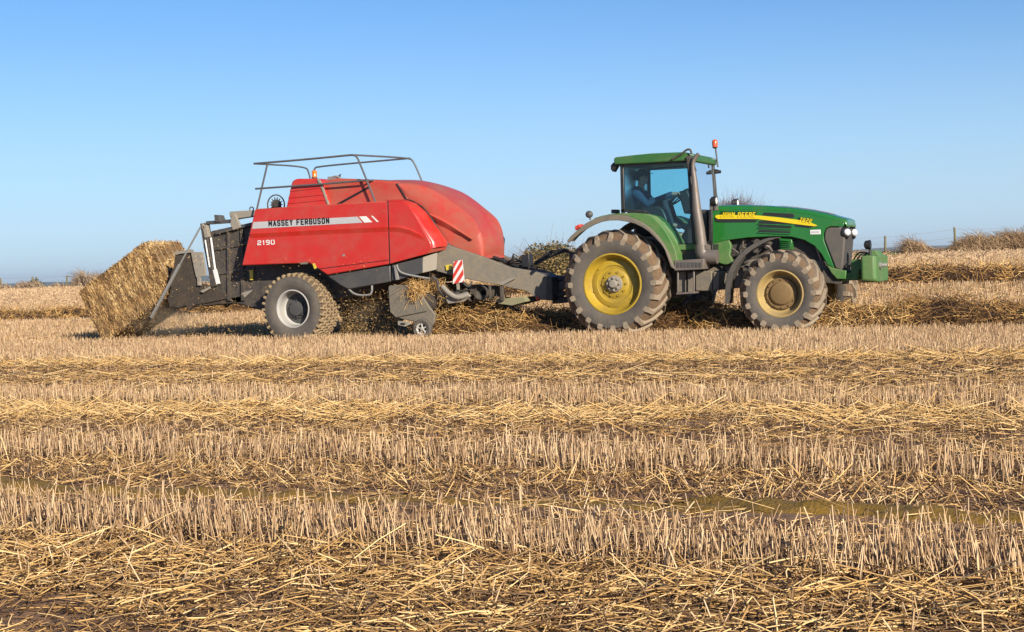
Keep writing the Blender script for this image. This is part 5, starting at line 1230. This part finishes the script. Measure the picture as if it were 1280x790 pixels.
def hanging():
    """straw wads caught on the pickup"""
    n = 2600; g = RNG.normal(0, 1, (n, 3)); a = RNG.random(n); B_ = np.zeros((n, 3))
    for i in range(n):
        k = a[i]
        if k < .35: q = P3(RNG.normal(517, 5), RNG.normal(361, 4.5), RNG.uniform(.08, .4))
        elif k < .7: q = P3(RNG.uniform(500, 556), RNG.normal(356, 5), RNG.uniform(.35, 1.6))
        else: q = P3(RNG.uniform(536, 580), RNG.uniform(366, 400), RNG.uniform(.35, 1.6))
        B_[i] = q[:]
    d = g * np.array([.8, .6, .8]) + np.array([.2, 0, -.5])
    return straws(B_, d, RNG.uniform(.06, .22, n), RNG.uniform(.006, .011, n), RNG.uniform(.2, 1, n), RNG.normal(0, .2, (n, 3)) - np.array([0, 0, .25]), 2)
V_, F_, T_ = hanging(); o = quadmesh('caught_straw', V_, F_, SM_swath, T_); tag(o, 'tangled straw caught on the pickup shield and crop roller of the baler', 'straw', kind='stuff')

# ================================================================== field boundary
def blades(name, spec, cols, label, cat='grass', kind='stuff', parent=None):
    """spec: list of (px0, px1, depth0, depth1, height, count, width)"""
    parts = []
    for p0, p1, d0, d1, hgt, n, wd in spec:
        px = RNG.uniform(p0, p1, n); dep = RNG.uniform(d0, d1, n); lat = (px - 640) / FPX * dep
        X = CAM.x + F0.x * dep + H0.x * lat; Y = CAM.y + F0.y * dep + H0.y * lat; Z = terrain(X, Y)
        e = np.clip(np.minimum(px - p0, p1 - px) / max(4, (p1 - p0) * .25), .15, 1)
        m_ = .45 + 1.1 * fbm(px * .12, dep * .1, 91)
        H_ = hgt * e ** .6 * m_ * RNG.uniform(.55, 1.1, n)
        d = np.stack([RNG.normal(-.25, .35, n), RNG.normal(0, .35, n), np.ones(n)], 1)
        bn = np.stack([RNG.normal(-.35, .35, n), RNG.normal(0, .3, n), -np.abs(RNG.normal(.3, .2, n))], 1)
        base = np.stack([X, Y, Z + H_ * RNG.uniform(0, .55, n)], 1)
        parts.append(straws(base, d, H_ * .8, wd * RNG.uniform(.6, 1.4, n), RNG.uniform(0, 1, n) * (.5 + .9 * fbm(px * .2, dep, 17)).clip(0, 1), bn, 2, .35))
    V_, F_, T_ = merge(parts); m = straw_mat(name + '_blades', cols, .8); o = quadmesh(name, V_, F_, m, T_); tag(o, label, cat, kind=kind); return o
dead = [(.09, .045, .026), (.23, .13, .065), (.38, .25, .13), (.50, .37, .2)]
blades('dead_grass', [(1180, 1420, 84, 91, 1.15, 17000, .04), (1186, 1440, 83, 86, .7, 6000, .04), (1132, 1166, 84, 89, 1.05, 1400, .035), (1160, 1192, 85, 89, .55, 600, .035), (1096, 1134, 85, 88, .4, 500, .03),
       (1056, 1096, 85, 90, .5, 400, .03)], dead, 'bank of brown dead grass and bracken along the right field edge', 'grass')
blades('dead_grass', [(-60, 22, 146, 156, 1.0, 1500, .06), (22, 60, 146, 156, .9, 900, .06), (60, 95, 148, 156, .45, 500, .06), (92, 140, 146, 154, 1.6, 1800, .06), (140, 660, 100, 150, .5, 4000, .06)],
       [(.12, .07, .05), (.24, .16, .10), (.38, .27, .16), (.48, .36, .22)], 'low pale dead grass along the far left field edge', 'grass')
blades('green_grass', [(1050, 1140, 78, 84, .22, 2600, .04)], [(.05, .09, .02), (.09, .14, .03), (.14, .19, .05)], 'narrow strip of green grass at the field edge beside the tractor weight', 'grass')
blades('green_grass', [(0, 130, 60, 66, .16, 700, .04), (1150, 1260, 37, 41, .10, 300, .02)], [(.10, .13, .03), (.15, .17, .05), (.20, .2, .07)], 'thin green regrowth among the stubble beyond the machines', 'grass')

def fence(name, pxs, dep, hpost, label, r=.075):
    x0, y0 = PD(pxs[0], dep[0]); t = thing(name, (x0, y0, gz(x0, y0)), label, 'fence'); tops = []
    for k, (px, d_) in enumerate(zip(pxs, dep)):
        x, y = PD(px, d_); z = gz(x, y); h = hpost[k] if isinstance(hpost, (list, tuple)) else hpost; bm = nb(); ln = Vector((.02, 0, 0)) * (1 if k % 2 else -1)
        tube(bm, [Vector((x, y, z - .3)), Vector((x, y, z + h * .5)), Vector((x, y, z + h)) + ln], [r, r * .97, r * .9], 9); obj('post', bm, 'post', t); tops.append((x, y, z, h))
    for f in (.92, .6, .3):
        bm = nb(); P_ = []
        for a, b_ in zip(tops[:-1], tops[1:]):
            for q in range(4): P_.append(Vector((a[0] + (b_[0] - a[0]) * q / 4, a[1] + (b_[1] - a[1]) * q / 4, a[2] + a[3] * f + (b_[2] + b_[3] * f - a[2] - a[3] * f) * q / 4 - .02 * math.sin(math.pi * q / 4))))
        P_.append(Vector((tops[-1][0], tops[-1][1], tops[-1][2] + tops[-1][3] * f))); tube(bm, P_, .007, 4); obj('wire', bm, 'wire', t)
    return t
fence('wire_fence', [1022, 1109, 1196.5, 1284, 1372], [87, 87, 86.5, 86, 85.5], [1.2, 1.2, 1.55, 1.5, 1.5], 'wire fence on two round wooden posts along the right field edge beyond the tractor')
fence('wire_fence', [-40, 3, 43.5, 86, 129], [154, 153, 152, 151, 150], 1.25, 'distant wire fence on thin posts along the far left field edge', .09)

def leafy(name, px, dep, w_, h_, n_leaf, n_twig, lcols, tcols, label, cat, lsz, lift=0.0, seed=1, tree=False):
    x, y = PD(px, dep); z = gz(x, y); t = thing(name, (x, y, z), label, cat); rg = np.random.default_rng(seed)
    # twigs
    def pos(n):
        a = rg.uniform(0, 6.28, n); r_ = rg.random(n) ** .5; c = rg.random(n) ** .8
        px_ = np.cos(a) * r_; py_ = np.sin(a) * r_
        lump = .62 + .75 * fbm(px_ * 2.2 + 5, py_ * 2.2 + 7, seed)
        top = np.sqrt(np.clip(1 - (px_ ** 2 + py_ ** 2) * .92, 0, 1)) * lump
        return np.stack([px_ * w_ / 2, py_ * w_ / 2, lift + (h_ - lift) * top * c], 1)
    if n_leaf:
        c = pos(n_leaf); nrm = rg.normal(0, 1, (n_leaf, 3)); nrm /= np.linalg.norm(nrm, axis=1, keepdims=True); u_ = np.cross(nrm, np.array([.3, .2, 1.])); u_ /= np.linalg.norm(u_, axis=1, keepdims=True); v_ = np.cross(nrm, u_)
        s_ = (lsz * rg.uniform(.5, 1.4, n_leaf))[:, None]
        V = np.stack([c - u_ * s_, c - v_ * s_ * .6, c + u_ * s_, c + v_ * s_ * .6], 1).reshape(-1, 3)
        tn = np.repeat((rg.uniform(0, 1, n_leaf) * (.5 + fbm(c[:, 0] * 1.5, c[:, 2] * 1.5, seed))).clip(0, 1), 4)
        o = quadmesh('foliage' if not tree else 'crown', V, np.arange(n_leaf * 4).reshape(-1, 4), straw_mat(name + '_leaves', lcols, .8), tn); o.parent = t
    b_ = pos(n_twig); fr_ = rg.uniform(.35, .85, (len(b_), 1)); base = b_ * fr_; d = b_ - base; d += rg.normal(0, .8 if tree else .5, d.shape) * np.linalg.norm(d, axis=1, keepdims=True); d *= (.42 if tree else 1); kp = (base[:, 2] + d[:, 2] < h_ * 1.0) | (not tree); base = base[kp]; d = d[kp]; n_twig = len(d); L_ = np.linalg.norm(d, axis=1)
    V, Fq, T = straws(base, d, L_ * .92, .02 * (w_ / 3) * rg.uniform(.4, 1.2, n_twig) + .008, rg.random(n_twig), rg.normal(0, .2, (n_twig, 3)), 3, .3)
    o = quadmesh('stems' if n_leaf or not tree else 'crown', V, Fq, straw_mat(name + '_twigs', tcols, .85), T); o.parent = t
    if tree:
        bm = nb(); tube(bm, [Vector((0, 0, -.2)), Vector((.05, 0, h_ * .2)), Vector((-.05, .05, h_ * .5))], [.22, .17, .06], 8)
        for k in range(7):
            a = k * .9; tube(bm, smooth_path([Vector((0, 0, h_ * (.15 + .04 * k))), Vector((math.cos(a) * w_ * .15, math.sin(a) * w_ * .15, h_ * .45)), Vector((math.cos(a) * w_ * .33, math.sin(a) * w_ * .33, h_ * .72))], 1), [.09, .07, .05, .04, .03, .02][:len(smooth_path([0*Vector((0,0,0))]*3, 1))] if False else .05, 6)
        bmesh.ops.recalc_face_normals(bm, faces=bm.faces); me = bpy.data.meshes.new('trunk'); bm.to_mesh(me); bm.free(); me.materials.append(mt['post']); tk = bpy.data.objects.new('trunk', me); COL.objects.link(tk); tk.parent = t
    return t
tw = [(.05, .03, .02), (.16, .10, .07), (.28, .19, .13)]
leafy('bramble_bush', 692, 62, 3.3, 1.75, 11000, 1800, [(.03, .03, .01), (.10, .085, .03), (.24, .17, .06), (.34, .22, .09)], tw, 'brown and olive bramble bush behind the tractor rear wheel and drawbar', 'bush', .05, seed=4)
leafy('bramble_bush', 655, 70, 2.4, 1.15, 4500, 900, [(.04, .035, .015), (.12, .09, .035), (.26, .19, .08)], tw, 'lower straggly bramble beside the baler hitch, left of the taller bush', 'bush', .05, seed=9)
leafy('bare_tree', 924, 95, 3.9, 4.5, 0, 24000, None, [(.07, .045, .045), (.17, .115, .11), (.30, .22, .20)], 'leafless twiggy tree showing above the tractor bonnet', 'tree', .05, lift=1.6, seed=12, tree=True)
leafy('dark_bush', 48, 200, 2.6, 2.0, 3500, 200, [(.012, .03, .02), (.03, .06, .035), (.05, .085, .04)], tw, 'small dark green bush far off between the left fence posts', 'bush', .12, seed=15)
leafy('bare_tree', 113, 240, 5.5, 4.2, 0, 4000, None, [(.07, .05, .05), (.14, .11, .11), (.2, .16, .15)], 'small distant leafless tree just above the left end of the bale', 'tree', .05, lift=.8, seed=21, tree=True)

# ================================================================== air
hb_ = nb(); box(hb_, -9500, 9500, -400, 12500, -40, 80)
hm = bpy.data.materials.new('haze_air'); hm.use_nodes = True; n = hm.node_tree.nodes; n.clear(); ho = n.new('ShaderNodeOutputMaterial'); hv = n.new('ShaderNodeVolumePrincipled')
hv.inputs['Density'].default_value = .00008; hv.inputs['Color'].default_value = (.80, .88, .97, 1); hv.inputs['Anisotropy'].default_value = .2; hm.node_tree.links.new(hv.outputs[0], ho.inputs['Volume'])
hzo = obj('haze', hb_, hm, smooth=0); tag(hzo, 'thin bluish haze that fades the far hills', 'haze', kind='stuff')
scene.cycles.volume_bounces = 0

# dust hanging round the bale end and below the baler
def dust(name, px, py, Y, rad, dens, label):
    c = P3(px, py, Y); bm = nb(); sphere(bm, (0, 0, 0), 1, rad[0], rad[1], rad[2], 24, 14)
    m = bpy.data.materials.new('hanging_dust'); m.use_nodes = True; n = m.node_tree.nodes; l = m.node_tree.links; n.clear()
    o_ = n.new('ShaderNodeOutputMaterial'); v = n.new('ShaderNodeVolumePrincipled'); v.inputs['Color'].default_value = (.80, .62, .42, 1); v.inputs['Anisotropy'].default_value = .1
    t = n.new('ShaderNodeTexCoord'); mp_ = n.new('ShaderNodeMapping'); mp_.inputs['Scale'].default_value = (1 / rad[0], 1 / rad[1], 1 / rad[2]); l.new(t.outputs['Object'], mp_.inputs[0])
    ln = n.new('ShaderNodeVectorMath'); ln.operation = 'LENGTH'; l.new(mp_.outputs[0], ln.inputs[0])
    f = n.new('ShaderNodeMapRange'); f.interpolation_type = 'SMOOTHSTEP'; f.inputs[1].default_value = 1; f.inputs[2].default_value = .1; f.inputs[3].default_value = 0; f.inputs[4].default_value = dens; l.new(ln.outputs['Value'], f.inputs[0])
    z = n.new('ShaderNodeTexNoise'); z.inputs['Scale'].default_value = 3.2; z.inputs['Detail'].default_value = 4; l.new(t.outputs['Object'], z.inputs['Vector'])
    zr = n.new('ShaderNodeMapRange'); zr.inputs[1].default_value = .42; zr.inputs[2].default_value = .68; l.new(z.outputs[0], zr.inputs[0])
    mu = n.new('ShaderNodeMath'); mu.operation = 'MULTIPLY'; l.new(f.outputs[0], mu.inputs[0]); l.new(zr.outputs[0], mu.inputs[1]); l.new(mu.outputs[0], v.inputs['Density'])
    l.new(v.outputs[0], o_.inputs['Volume']); o = obj(name, bm, m, smooth=80); o.location = c; tag(o, label, 'dust', kind='stuff'); return o
dust('dust', 208, 398, .9, (1.25, .9, .55), 1.6, 'brown dust billowing from the foot of the tipping bale under the chute')
dust('dust', 462, 392, .9, (.8, .8, .6), .9, 'dust and chaff in the shade between the baler wheel and its pickup')
scene.cycles.volume_step_rate = 2.0
